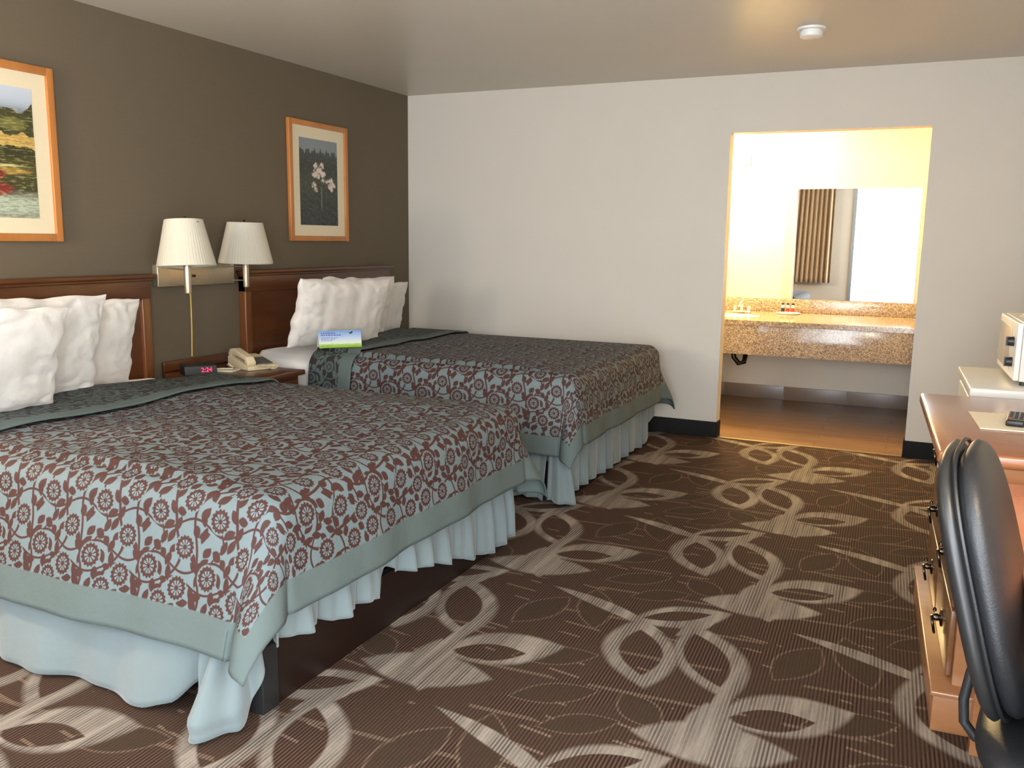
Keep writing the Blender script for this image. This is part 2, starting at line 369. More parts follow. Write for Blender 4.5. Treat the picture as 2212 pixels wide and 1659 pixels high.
# carpet
def carpet():
    m, nt, b = newmat('patterned_loop_carpet', (0.1, 0.08, 0.06), 0.95); b.inputs['Specular IOR Level'].default_value = 0.2
    p = worldpos(nt); x, y, _ = sep(nt, p)
    PX, PY = 0.915, 1.004
    X = x+y*0.037; Y = y+x*0.024
    q0 = comb(nt, X, Y)
    Wp, Wn = (PX/2, PY/2, 1.0), (-PX/2, -PY/2, -1.0)
    def T(px, py): return (px+py*0.037, py+px*0.024)
    def leaf(A, B, W, bend=0.0, fat=1.0):
        ax, ay = T(*A); bx, by = T(*B); cx, cy = (ax+bx)/2, (ay+by)/2; L = hypot(bx-ax, by-ay)/2; c, s_ = (bx-ax)/2/L, (by-ay)/2/L
        q = vmath(nt, 'WRAP', vmath(nt, 'SUBTRACT', q0, (cx, cy, 0)), Wp, Wn)
        xx = S(nt, vmath(nt, 'DOT_PRODUCT', q, (c/L, s_/L, 0), out=1)); yy = S(nt, vmath(nt, 'DOT_PRODUCT', q, (-s_/W, c/W, 0), out=1))
        x2 = xx*xx
        if bend: yy = yy+(x2-1.0)*(bend/W)
        return x2+yy.abs()-1.0
    ring = lambda o, i: o.max(i*-1.6)
    parts = [
        ring(leaf((2.88, -3.185), (3.20, -2.965), .088), leaf((2.915, -3.145), (3.135, -3.005), .040)),
        ring(leaf((2.90, -3.17), (3.065, -3.64), .125), leaf((2.935, -3.245), (3.035, -3.565), .074)),
        ring(leaf((3.10, -3.12), (3.315, -3.60), .118), leaf((3.115, -3.19), (3.275, -3.53), .072)),
        ring(leaf((3.29, -3.72), (3.66, -3.51), .112), leaf((3.33, -3.705), (3.565, -3.615), .058)),
        leaf((2.51, -3.01), (3.02, -3.24), .034, 0.02),
        leaf((3.325, -3.34), (3.29, -3.88), .026, -0.01),
        leaf((3.10, -3.885), (3.54, -3.82), .105, 0.0),
        leaf((3.26, -3.64), (3.37, -3.98), .085),
        leaf((3.06, -3.24), (3.16, -3.04), .030),
    ]
    d = parts[0]
    for k in parts[1:]: d = d.min(k)
    light = d.step(0.10)
    dk = [((2.62, -3.62), (2.86, -3.50), .055), ((2.68, -2.98), (2.78, -3.30), .060), ((3.02, -3.70), (3.16, -3.84), .055), ((2.72, -3.86), (2.94, -3.72), .05),
          ((3.42, -3.40), (3.52, -3.12), .06), ((2.86, -3.98), (3.05, -3.86), .045)]
    dd = None
    for k in dk:
        e = leaf(*k); dd = e if dd is None else dd.min(e)
    dark = dd.step(0.06); line = ((dd-0.14).abs()-0.07).step(0.05)
    # ladders of short light dashes
    wv = ((y+x*0.16)*2*pi/0.085).sin(); wv2 = ((y*-0.9+x*0.05)*2*pi/0.23+1.0).sin()
    nm = noise(nt, vmath(nt, 'MULTIPLY', p, (1.0, 1.0, 0)), 5.0, 2)
    dash = (wv-0.90).gt(0.0)*(nm-0.53).gt(0.0)*((x*2*pi/0.31+y*3.0).sin()-0.1).gt(0.0)*0.8
    dash2 = (wv2-0.975).gt(0.0)*(noise(nt, p, 3.0, 1)-0.47).gt(0.0)*0.6
    # pile rows run towards the far wall
    cn = noise(nt, p, 16, 2, 0.5, (1.0, 0.10, 1)); th = ((x+y*0.037)*2*pi/0.0112).sin(); thn = noise(nt, p, 60, 3, 0.6, (3.0, 0.5, 1)); row = (th*0.5+0.5)
    brown = mixc(nt, row*0.9, lin(34, 21, 17), lin(96, 72, 58))
    patch = noise(nt, vmath(nt, 'MULTIPLY', p, (1.6, 0.9, 1)), 3.2, 1)
    brown = mixc(nt, (patch-0.47).gt(0.0)*0.45, brown, lin(66, 50, 38))
    brown = mixc(nt, dark*0.75, brown, lin(62, 48, 36))
    br2 = (dash.max(dash2)).max(line*0.55)*(dark*-1.0+1.0)
    brown = mixc(nt, br2*(row*0.85+0.15), brown, lin(140, 118, 100))
    lt = mixc(nt, (row*0.9).max((cn-0.40)*4.0)+(noise(nt, p, 9, 2, 0.5, (6, 0.3, 1))-0.5)*0.8, lin(80, 70, 63), lin(150, 139, 127))
    c = mixc(nt, light, brown, lt); c = mixc(nt, (thn-0.5)*0.9, c, lin(20, 14, 12))
    nt.links.new(c, b.inputs['Base Color'])
    bump(nt, b, row*0.6+thn*0.6, 0.5, 0.004)
    return m
M['carpet'] = carpet()

# ------------------------------------------------------------------ room shell
H = 2.44; XR = 4.44; YF = -6.42
XL0, XR0, ZT = 2.50, 3.715, 2.07      # opening to the vanity
struct('floor', MB().box(-0.1, XR+0.1, YF-0.1, 0.02, -0.06, 0.0), M['carpet'])
struct('floor_2', MB().box(1.4, XR+0.1, 0.02, 1.9, -0.06, 0.0), M['wood_tile'])
struct('ceiling', MB().box(-0.1, XR+0.1, YF-0.1, 1.9, H, H+0.08), M['ceiling'])
struct('wall_left', MB().box(-0.1, 0, YF-0.1, 0.0, 0, H), M['brown_wall'])
struct('wall_far', MB().box(-0.1, XL0, 0, 0.12, 0, H).box(XR0, XR+0.1, 0, 0.12, 0, H).box(XL0, XR0, 0, 0.12, ZT, H), M['white_wall'])
struct('wall_right', MB().box(XR, XR+0.1, -5.20, 0.0, 0, H).box(XR, XR+0.1, YF-0.1, -6.22, 0, H).box(XR, XR+0.1, -6.22, -5.20, 0, 0.90).box(XR, XR+0.1, -6.22, -5.20, 2.10, H), M['white_wall'])  # opening made up to let the added side fill in
struct('added_side_window', MB().box(XR+0.04, XR+0.08, -6.22, -5.20, 0.90, 0.94).box(XR+0.04, XR+0.08, -6.22, -5.20, 2.06, 2.10).box(XR+0.04, XR+0.08, -6.22, -6.18, 0.94, 2.06).box(XR+0.04, XR+0.08, -5.24, -5.20, 0.94, 2.06), M['white_plastic'])  # frame of an invented, unseen window, added for light on the bed foot
WX0, WX1, WZ0, WZ1 = 0.35, 1.62, 1.07, 2.15
DX0, DX1, DZ = 2.62, 4.25, 2.34
struct('wall_front', MB().box(-0.1, WX0, YF-0.12, YF, 0, H).box(WX1, DX0, YF-0.12, YF, 0, H).box(DX1, XR+0.1, YF-0.12, YF, 0, H)
       .box(WX0, WX1, YF-0.12, YF, 0, WZ0).box(WX0, WX1, YF-0.12, YF, WZ1, H).box(DX0, DX1, YF-0.12, YF, DZ, H), M['white_wall'])
struct('wall_alcove_back', MB().box(1.4, XR0+0.12, 1.8, 1.9, 0, H), M['white_wall'])
struct('wall_alcove_left', MB().box(1.4, 1.5, 0.12, 1.8, 0, H), M['white_wall'])
struct('wall_alcove_right', MB().box(XR0+0.005, XR0+0.12, 0.12, 1.8, 0, H), M['white_wall'])
struct('baseboard_far', MB().box(0.02, XL0+0.006, -0.012, -0.0005, 0, 0.11, 0.003).box(XL0, XL0+0.012, -0.012, 0.10, 0, 0.11, 0.003)
       .box(XR0-0.006, XR, -0.012, -0.0005, 0, 0.11, 0.003).box(XR0-0.012, XR0, -0.012, 0.10, 0, 0.11, 0.003), M['black_base'])
struct('trim_1', MB().box(XL0+0.014, XR0-0.014, -0.004, 0.03, 0.0, 0.006, 0.002), M['brass'])
struct('trim_2', MB().prism([(XL0-0.028, -0.003), (XL0+0.002, -0.003), (XL0+0.002, 0.03), (XL0, 0.03), (XL0, 0), (XL0-0.028, 0)], 'z', 0.115, 1.32)
       .prism([(XR0+0.028, -0.003), (XR0-0.002, -0.003), (XR0-0.002, 0.03), (XR0, 0.03), (XR0, 0), (XR0+0.028, 0)], 'z', 0.115, 1.32), M['clearish'])
for i, (a, b_) in enumerate(((1.52, 2.19), (2.193, 2.708), (2.711, 3.225), (3.228, XR0))):
    tag(MB().box(a, b_, 1.788, 1.7995, 0.0, 0.118, 0.002).build('trim_%d' % (i+3), M['tile_base']), kind='structure')
# window and door of the entrance wall (seen in the mirror)
wf = struct('window_1', MB().box(WX0, WX1, YF-0.09, YF-0.05, WZ0, WZ0+0.04).box(WX0, WX1, YF-0.09, YF-0.05, WZ1-0.04, WZ1)
            .box(WX0, WX0+0.04, YF-0.09, YF-0.05, WZ0, WZ1).box(WX1-0.04, WX1, YF-0.09, YF-0.05, WZ0, WZ1), M['alum'])
struct('trim_7', MB().box(DX0-0.05, DX0, YF, YF+0.015, 0, DZ+0.05).box(DX1, DX1+0.05, YF, YF+0.015, 0, DZ+0.05).box(DX0, DX1, YF, YF+0.015, DZ, DZ+0.05), M['alum'])

# ------------------------------------------------------------------ beds
RR = 0.07
def drapefn(x1, y0, y1, top, lift=0.0, seed=0.0, flare=0.12, rip=0.012, tipout=0.62, nflare=None):
    """cloth parameters (s along the bed, t across) -> space"""
    ex = x1-RR; ey0 = y0+RR; ey1 = y1-RR
    rr = RR+lift; q = rr*pi/2
    def prof(d):
        if d < q: return rr*sin(d/rr), -(rr-rr*cos(d/rr))
        return rr+flare*(d-q), -(rr+(d-q)*0.985)
    def fn(s, t):
        a = s-ex; b = (ey0-t) if t < ey0 else (t-ey1); sy = -1 if t < ey0 else 1
        if t < ey0: ey = ey0
        else: ey = ey1
        if a <= 0 and b <= 0:
            e = min(-a, -b, 0.35)
            return (s, t, top+lift+0.012*hn(s*2.2, t*2.2, seed)*min(1, e/0.2)+0.018*sstep(0, 0.35, e)-0.0)
        if b <= 0:
            h, v = prof(a); k = sstep(0.08, 0.3, a)
            h += rip*k*(sin(t*11+seed)+0.5*sin(t*23+seed*3))
            return (ex+h, t, top+lift+v)
        if a <= 0:
            h, v = prof(b); k = sstep(0.08, 0.3, b)
            if nflare and sy < 0: h += (nflare-flare)*max(0, b-q)
            h += rip*k*(sin(s*9+seed*2)+0.5*sin(s*21+seed))
            return (s, ey+sy*h, top+lift+v)
        rho = (abs(a)**5+abs(b)**5)**0.2; ph = atan2(b, a); h, v = prof(rho)
        k = sstep(0.10, 0.42, rho)
        bul = sin(2*ph)**2
        fold = -0.10*math.exp(-((ph-1.22)/0.16)**2)-0.07*math.exp(-((ph-0.30)/0.16)**2)
        if nflare and sy < 0: h += (nflare-flare)*max(0, rho-q)*sin(ph)**2
        h += k*rho*(tipout*0.5*bul*(0.45+0.55*sin(ph)**2)+fold)
        hx = rip*sstep(0.08, 0.3, a)*(sin(ey*11+seed)+0.5*sin(ey*23+seed*3))*cos(ph)**4 + rip*sstep(0.08, 0.3, b)*(sin(ex*9+seed*2)+0.5*sin(ex*21+seed))*sin(ph)**4
        h += hx
        cw_ = (cos(ph)**2.1, sin(ph)**0.62) if sy < 0 else (cos(ph), sin(ph))
        kk = k if sy < 0 else 0.0
        return (ex+h*(cos(ph)*(1-kk)+cw_[0]*kk), ey+sy*h*(sin(ph)*(1-kk)+cw_[1]*kk), top+lift+v)
    return fn
def grid(fn, s0, s1, t0, t1, ns, nt_, name, mat, thick=0.006, uvo=(0, 0), f0=None, f1=None, uend=None):
    vs_ = []; uv = []; fc = []
    for i in range(ns+1):
        for j in range(nt_+1):
            t = t0+(t1-t0)*j/nt_; a0 = f0(t) if f0 else s0; a1 = f1(t) if f1 else s1; s = a0+(a1-a0)*i/ns
            vs_.append(fn(s, t)); uv.append(((s-a1+uend if uend is not None else s-uvo[0]), t-uvo[1]))
    for i in range(ns):
        for j in range(nt_):
            a = i*(nt_+1)+j; fc.append((a, a+nt_+1, a+nt_+2, a+1))
    o = link(name, vs_, fc, mat, smooth=True, uv=uv)
    if thick:
        md = o.modifiers.new('solid', 'SOLIDIFY'); md.thickness = thick; md.offset = 1
    return o
def rounded_slab(mb, x0, x1, y0, y1, z0, z1, bev):
    return mb.box(x0, x1, y0, y1, z0, z1, bev)

BEDS = [dict(y0=-4.30, y1=-2.66, top=0.635, x1=2.20, near=0.43, far=0.43, foot=0.30, seed=0.4, nm='the near bed'),
        dict(y0=-1.97, y1=-0.40, top=0.665, x1=2.19, near=0.43, far=0.42, foot=0.33, seed=2.9, nm='the far bed')]
for i, B in enumerate(BEDS):
    y0, y1, x1, top = B['y0'], B['y1'], B['x1'], B['top']
    yc = (y0+y1)/2
    bed = empty('bed', (1.1, yc, 0), label=('bed with low dark wooden base nearest the camera' if i == 0 else 'bed with hidden dark base along the white far wall'), cat='bed', group='the two beds')
    iv = bed.matrix_world
    def P_(mb): # to bed-local
        mb.v = [(v[0]-1.1, v[1]-yc, v[2]) for v in mb.v]; return mb
    P_(rounded_slab(MB(), 0.10, 2.08, y0+0.05, y1-0.05, 0.40, top-0.035, 0.05)).build('mattress', M['sheet'], bed)
    P_(MB().box(0.10, 2.08, y0+0.06, y1-0.06, 0.20, 0.395, 0.01)).build('box_spring', M['skirt'], bed)
    P_(MB().box(0.12, 2.12, y0+0.06, y0+0.085, 0.0, 0.195).box(0.12, 2.12, y1-0.085, y1-0.06, 0.0, 0.195).box(2.095, 2.125, y0+0.06, y1-0.06, 0.0, 0.195).box(0.10, 0.13, y0+0.06, y1-0.06, 0.0, 0.195)).build('bed_frame', M['platform'], bed)
    for (lx, ly) in ((2.095, y0+0.055), (2.095, y1-0.055)):
        P_(MB().box(lx-0.03, lx+0.04, ly-0.035, ly+0.035, 0.0, 0.20, 0.004)).build('leg', M['black_plastic'], bed)
    # white sheet and blanket under the turned-back quilt
    fn = drapefn(2.35, y0+0.02, y1-0.02, top-0.030, 0.0, B['seed']+5, 0.04, 0.006)
    sh = grid(fn, 0.085, 1.1, y0+0.02-0.36, y1-0.02+0.36, 40, 90, 'bed_sheet', M['sheet'], 0.004)
    tag(sh, 'white sheet covering the head end of %s' % B['nm'], 'sheet', 'white sheets')
    # quilt
    fn = drapefn(x1, y0, y1, top, 0.006, B['seed'], rip=0.007, nflare=(0.30 if i == 0 else 0.12))
    near, far, foot = B['near'], B['far'], B['foot']
    s1 = x1+foot; t0 = y0-near+0.04; t1 = y1+far-0.04
    cl = lambda t: max(y0, min(y1, t))
    SH = (lambda t: 0.53+0.147*(cl(t)+2.68)) if i == 0 else (lambda t: 0.56-0.24*(cl(t)+1.97)/1.57)
    F1 = (lambda t: 0.88) if i == 0 else (lambda t: 0.84-0.08*(cl(t)+1.97)/1.57)
    skew = 0.06 if i == 0 else 0.0
    def qf(s, t, fn=fn, yc=yc, skew=skew):
        return fn(s, t)
    off = (0.02+i*0.17, yc+0.11*i)
    qm = quilt_mat('floral_jacquard_%d' % (i+1), False, s1-off[0], t0-off[1], t1-off[1], 0.10)
    q = grid(qf, 0, s1, t0, t1, 150, 190, 'bedspread', qm, 0.007, off, f0=SH)
    tag(q, ('brown and teal floral bedspread with a draped corner on the near bed' if i == 0 else 'brown and teal floral bedspread on the bed by the far wall'), 'bedspread', 'floral bedspreads')
    # turned-back flap showing the reverse side
    fnl = drapefn(x1, y0, y1, top, 0.024, B['seed'], rip=0.007, nflare=(0.30 if i == 0 else 0.12))
    fm = quilt_mat('floral_jacquard_reverse_%d' % (i+1), True, 0.5, -9, 9, 0.085)
    fl = grid(fnl, 0, 0, t0+0.005, t1-0.005, 36, 190, 'turned_back_flap', fm, 0.006, off, f0=lambda t: SH(t)-0.015, f1=F1, uend=0.5)
    fl.parent = q; fl['label'] = 'darker reverse side with plain teal border'

# bed skirts
def ribbon(pts_top, pts_bot, rows, name, mat, bulge=0.0, thick=0.004):
    n = len(pts_top); vs_ = []; fc = []
    for j in range(rows+1):
        k = j/rows
        for i in range(n):
            a, b_ = Vector(pts_top[i]), Vector(pts_bot[i]); p = a.lerp(b_, k)
            if bulge:
                nrm = Vector((b_.x-a.x, b_.y-a.y, 0))
                if nrm.length > 1e-4: p += nrm.normalized()*bulge*sin(pi*k)
            vs_.append(p)
    for j in range(rows):
        for i in range(n-1):
            a = j*n+i; fc.append((a, a+1, a+n+1, a+n))
    return vs_, fc
def interp(keys, x):
    for (a, va), (b_, vb) in zip(keys, keys[1:]):
        if x <= b_:
            t = max(0, (x-a)/(b_-a)); t = t*t*(3-2*t); return va+(vb-va)*t
    return keys[-1][1]
def merge(parts):
    V_, F_ = [], []
    for v, f_ in parts:
        k = len(V_); V_ += list(v); F_ += [tuple(i+k for i in q) for q in f_]
    return V_, F_
def skirt1():
    y0, y1 = BEDS[0]['y0'], BEDS[0]['y1']; parts = []
    n = 160; T, Bo = [], []
    for i in range(n+1):       # long near side: loose puffed panel
        x = 0.15+(1.99-0.15)*i/n
        T.append((x, y0+0.05, 0.40))
        yb = y0+0.02+interp([(0.15, -0.03), (1.0, -0.06), (1.22, -0.115), (1.5, -0.10), (1.7, -0.115), (1.85, -0.11), (1.99, -0.02)], x)+0.016*sin(x*13)+0.008*sin(x*31)
        zb = interp([(0.15, 0.02), (1.0, 0.015), (1.80, 0.012), (1.88, 0.03), (1.95, 0.09), (1.99, 0.16)], x)
        Bo.append((x, yb, zb))
    parts.append(ribbon(T, Bo, 20, '', None, 0.025))
    n = 420; T, Bo = [], []     # foot: gathered pleats, lifted off the floor
    for i in range(n+1):
        y = -4.27+(1.60)*i/n
        T.append((2.135+0.006*sin(y*60), y, 0.40))
        zb = interp([(-4.27, 0.215), (-4.05, 0.20), (-3.97, 0.175), (-3.80, 0.17), (-3.70, 0.155), (-3.66, 0.24), (-3.60, 0.20), (-3.45, 0.17), (-3.2, 0.11), (-3.02, 0.06), (-2.85, 0.045), (-2.74, 0.05), (-2.67, 0.06)], y)
        amp = 0.014+0.014*abs(sin(y*5))
        xb = 2.165+amp*sin(y*44+2*sin(y*7))+0.008*sin(y*97)
        if -3.70 < y < -3.64: xb -= 0.05*sin((y+3.70)/0.06*pi)
        Bo.append((xb, y, zb))
    parts.append(ribbon(T, Bo, 16, '', None, 0.012))
    # loose corner lobe resting on the carpet
    vs_, fc = [], []; na, nh = 70, 30; cx, cy = 2.05, -4.28
    for j in range(nh+1):
        h = j/nh
        for i in range(na+1):
            ph = R(-25)+R(150)*i/na
            lobe = math.exp(-((ph-R(82))/R(40))**2)
            r = 0.040+0.20*h**1.9*lobe+0.05*h*math.exp(-((ph-R(12))/R(22))**2)
            r += h*0.022*sin(ph*9+0.6)*(0.4+0.6*lobe)
            r -= 0.05*sstep(0.86, 1.0, h)*lobe
            zb = 0.012+0.21*(1-sstep(0, 1, (ph+R(25))/R(78)))+0.16*sstep(R(100), R(125), ph)
            z = 0.44+(zb-0.44)*h
            vs_.append((cx+r*cos(ph)*1.05, cy-r*sin(ph), z))
    for j in range(nh):
        for i in range(na):
            a = j*(na+1)+i; fc.append((a, a+1, a+na+2, a+na+1))
    parts.append((vs_, fc))
    T = [(0.15+1.85*i/90, y1-0.03, 0.42) for i in range(91)]; Bo = [(p[0], p[1]+0.03+0.008*sin(p[0]*50), 0.03) for p in T]
    parts.append(ribbon(T, Bo, 6, '', None))
    v, f_ = merge(parts); o = link('bed_skirt', v, f_, M['skirt'], smooth=True)
    md = o.modifiers.new('s', 'SOLIDIFY'); md.thickness = 0.004
    tag(o, 'pale blue bed skirt puffed out and lifted off the floor under the near bed', 'bed skirt', 'pale blue bed skirts')
skirt1()
def skirt2():
    y0, y1 = BEDS[1]['y0'], BEDS[1]['y1']; parts = []
    n = 360; T, Bo = [], []
    for i in range(n+1):
        x = 0.15+(2.04-0.15)*i/n; T.append((x, y0+0.03, 0.42))
        a = 0.004+0.018*sstep(1.4, 1.9, x)
        tri = abs(((x*11.0) % 1)*2-1)*2-1
        Bo.append((x, y0-0.035+a*tri, 0.022+0.006*sin(x*30)))
    parts.append(ribbon(T, Bo, 10, '', None))
    n = 420; T, Bo = [], []
    for i in range(n+1):
        y = (y0-0.0)+(y1-y0)*i/n
        T.append((2.135, y, 0.42))
        zb = interp([(y0, 0.05), (-1.80, 0.05), (-1.66, 0.05), (-1.55, 0.045), (-1.2, 0.04), (-0.9, 0.05), (-0.62, 0.035), (-0.5, 0.16), (y1, 0.20)], y)
        tri = abs(((y*7.0) % 1)*2-1)*2-1
        xb = 2.155+0.018*tri+0.006*sin(y*61)
        Bo.append((xb, y, zb))
    parts.append(ribbon(T, Bo, 12, '', None, 0.008))
    vs_, fc = [], []; na, nh = 60, 24; cx, cy = 2.07, y0+0.05
    for j in range(nh+1):
        h = j/nh
        for i in range(na+1):
            ph = R(-20)+R(130)*i/na
            r = 0.055+0.10*h*math.exp(-((ph-R(48))/R(36))**2)+h*0.014*sin(ph*12)
            vs_.append((cx+r*cos(ph)*1.2, cy-r*sin(ph), 0.44+(0.02-0.44)*h))
    for j in range(nh):
        for i in range(na):
            a = j*(na+1)+i; fc.append((a, a+1, a+na+2, a+na+1))
    parts.append((vs_, fc))
    T = [(0.15+1.9*i/90, y1-0.03, 0.42) for i in range(91)]; Bo = [(p[0], p[1]+0.03+0.008*sin(p[0]*50), 0.03) for p in T]
    parts.append(ribbon(T, Bo, 6, '', None))
    v, f_ = merge(parts); o = link('bed_skirt', v, f_, M['skirt'], smooth=True)
    md = o.modifiers.new('s', 'SOLIDIFY'); md.thickness = 0.004
    tag(o, 'pale blue pleated bed skirt reaching the carpet under the far bed', 'bed skirt', 'pale blue bed skirts')
skirt2()

# headboards
for i, (a, b_) in enumerate(((-4.27, -2.665), (-1.965, -0.36))):
    yc = (a+b_)/2; hw = (b_-a)/2
    hb = empty('headboard', (0, yc, 0), label=('cherry wood headboard behind the three crowded white pillows on the left' if i == 0 else 'cherry wood headboard right of the twin-shade wall lamp'), cat='headboard', group='headboards')
    MB().box(0.004, 0.035, -hw+0.045, hw-0.045, 0.25, 1.12).build('panel', M['cherry'], hb)
    for s_ in (-1, 1):
        MB().box(0.002, 0.055, min(s_*(hw-0.01), s_*(hw-0.065)), max(s_*(hw-0.01), s_*(hw-0.065)), 0.0, 1.115, 0.004).build('post', M['cherry_z'], hb)
    MB().box(0.002, 0.058, -hw+0.01, hw-0.01, 1.02, 1.115, 0.003).box(0.002, 0.066, -hw, hw, 1.112, 1.128, 0.004).box(0.002, 0.08, -hw-0.012, hw+0.012, 1.126, 1.150, 0.007).build('top_rail', M['cherry'], hb)

# pillows
def pillow(W, Hh, T_, seed, loc, lean, rz, label, roll=0.0):
    n = 56; m_ = 40; vs_ = []; fc = []; idx = {}
    def sh(u, v, side):
        e = 0.055
        px = u*W/2*(1-0.10*(1-v*v)*abs(u)**3*0.0); pz = v*Hh/2
        px = u*W/2*(1-e*(v*v-1)*0-0.07*(1-abs(v)**2.0)*abs(u)**6); pz = v*Hh/2*(1-0.07*(1-abs(u)**2.0)*abs(v)**6)
        th = T_/2*((1-abs(u)**2.6)*(1-abs(v)**2.6))**0.42
        cr_ = mnoise.noise(Vector((u*3+v*2, v*3-u, seed))); wr = 0.014*mnoise.noise(Vector((u*2.2, v*1.6, seed*3+side)))-0.012*math.exp(-(cr_/0.09)**2)*sstep(0.25, 0.9, max(abs(u), abs(v)))+0.007*mnoise.noise(Vector((u*7, v*2.2+u*3, seed)))+0.010*abs(mnoise.noise(Vector((u*5*abs(u), v*4, seed*2))))*abs(u)**3
        edge = max(abs(u), abs(v)); wr *= min(1, (1-edge)*8)
        px += 0.022*mnoise.noise(Vector((v*3+seed, u, 0)))*abs(u)**4; pz += 0.020*mnoise.noise(Vector((u*3.5+seed*2, v, 1)))*abs(v)**4
        return (px, side*(th+wr), pz)
    for sd in (1, -1):
        for i in range(n+1):
            for j in range(m_+1):
                u = sin((i/n*2-1)*pi/2); v = sin((j/m_*2-1)*pi/2)
                edge = i in (0, n) or j in (0, m_)
                if edge and sd == -1: idx[(sd, i, j)] = idx[(1, i, j)]; continue
                idx[(sd, i, j)] = len(vs_); p = sh(u, v, sd)
                vs_.append(p if not edge else (p[0], 0, p[2]))
        for i in range(n):
            for j in range(m_):
                q = (idx[(sd, i, j)], idx[(sd, i+1, j)], idx[(sd, i+1, j+1)], idx[(sd, i, j+1)])
                fc.append(q if sd == -1 else tuple(reversed(q)))
    o = link('pillow', vs_, fc, M['linen'], smooth=True)
    # local: x width, y thickness, z height -> stand it up facing +x
    o.matrix_world = Matrix.Translation(loc) @ Matrix.Rotation(rz, 4, 'Z') @ Matrix.Rotation(R(90), 4, 'Z') @ Matrix.Rotation(roll, 4, 'Y') @ Matrix.Rotation(-lean, 4, 'X') @ Matrix.Translation((0, 0, Hh/2))
    tag(o, label, 'pillow', 'white pillows'); return o
zb = BEDS[0]['top']+0.012
pillow(0.88, 0.42, 0.15, 1.0, (0.585, -4.13, zb+0.03), R(-15), 0.0, 'brightly lit white pillow in front of the near bed, cut by the left edge', R(1.5))
pillow(0.86, 0.45, 0.14, 2.2, (0.415, -3.79, zb+0.025), R(-13), 0.0, 'white pillow between the front and back ones on the near bed', R(2))
pillow(0.80, 0.42, 0.13, 4.1, (0.26, -3.42, zb+0.005), R(-12), 0.0, 'rearmost white pillow against the left headboard', R(1))
zb = BEDS[1]['top']+0.012
pillow(0.76, 0.42, 0.15, 5.3, (0.505, -1.70, zb+0.030), R(-16), R(-9), 'front white pillow on the far bed behind the blue card', R(2.0))
pillow(0.80, 0.42, 0.13, 6.6, (0.36, -1.33, zb+0.02), R(-13), 0.0, 'middle white pillow of the far bed, mostly hidden', R(1.5))
pillow(0.76, 0.38, 0.12, 8.0, (0.24, -0.92, zb-0.004), R(-12), 0.0, 'rearmost white pillow of the far bed near the room corner', R(1))

# ------------------------------------------------------------------ info card on the far bed
def card_mat():
    m, nt, b = newmat('sky_and_grass_card', (0.5, 0.6, 0.8), 0.35); g = coords(nt, 'Generated'); x, y, z = sep(nt, g)
    c = ramp(nt, z+noise(nt, g, 5, 3)*0.2-0.1, [(0.10, lin(150, 190, 60)), (0.30, lin(215, 225, 200)), (0.55, lin(190, 200, 225)), (0.95, lin(110, 150, 200))])
    c = mixc(nt, ((x-0.55).abs()*-1.0+0.5)*(z-0.25), c, lin(96, 160, 200))
    gr = ((x*90+noise(nt, g, 20, 2)*6).sin()*0.5+0.5)*0.28*x
    c = mixc(nt, (z-gr).lt(0.02)*0.8, c, lin(120, 160, 40)); nt.links.new(c, b.inputs['Base Color']); return m
card = empty('info_card', (0.675, -1.865, 0.716), R(-42), label='small blue and green folded card leaning on the front far-bed pillow', cat='card')
cm = card_mat(); cw = 0.125
MB().add([(0.012, -cw, 0), (0.012, cw, 0), (-0.018, cw, 0.098), (-0.018, -cw, 0.098), (0.0105, -cw, 0), (0.0105, cw, 0), (-0.0195, cw, 0.098), (-0.0195, -cw, 0.098)],
         [(0, 1, 2, 3), (7, 6, 5, 4), (0, 4, 5, 1), (1, 5, 6, 2), (2, 6, 7, 3), (3, 7, 4, 0)]).build('card_front', cm, card)
MB().add([(-0.060, -cw, 0), (-0.060, cw, 0), (-0.020, cw, 0.098), (-0.020, -cw, 0.098), (-0.0615, -cw, 0), (-0.0615, cw, 0), (-0.0215, cw, 0.098), (-0.0215, -cw, 0.098)],
         [(0, 1, 2, 3), (7, 6, 5, 4), (0, 4, 5, 1), (1, 5, 6, 2), (2, 6, 7, 3), (3, 7, 4, 0)]).build('card_back', M['paper'], card)
ink = MB(); rnd = random.Random(3)
def on_card(y_, z_): return (0.0125-0.030*z_/0.098+0.0006, y_, z_)
def strip(mb, ya, yb, z, h):
    p = [on_card(ya, z), on_card(yb, z), on_card(yb, z+h), on_card(ya, z+h)]; mb.add(p+[(q[0]+0.0004, q[1], q[2]) for q in p], [(0, 1, 2, 3), (7, 6, 5, 4), (0, 4, 5, 1), (1, 5, 6, 2), (2, 6, 7, 3), (3, 7, 4, 0)])
for z, h, ln in ((0.080, .006, .085), (0.069, .006, .105), (0.056, .003, .09), (0.048, .003, .075), (0.040, .0025, .06)):
    y = -cw+0.014
    while y < -cw+0.014+ln:
        l = rnd.uniform(.006, .016); strip(ink, y, y+l, z, h); y += l+.003
ink.build('printed_lines', newmat('blue_print', lin(88, 98, 160), 0.5)[0], card)
bt = MB()
for p in ([(.055, .080), (.068, .090), (.075, .093), (.078, .088), (.070, .080), (.062, .077)], [(.048, .085), (.060, .087), (.058, .082)]):
    q = [on_card(*k) for k in p]; n = len(q); bt.add(q+[(k[0]+.0006, k[1], k[2]) for k in q], [tuple(range(n)), tuple(reversed(range(n, 2*n)))]+[(i, i+n, (i+1) % n+n, (i+1) % n) for i in range(n)])
bt.build('printed_butterfly', M['black_ink'], card)

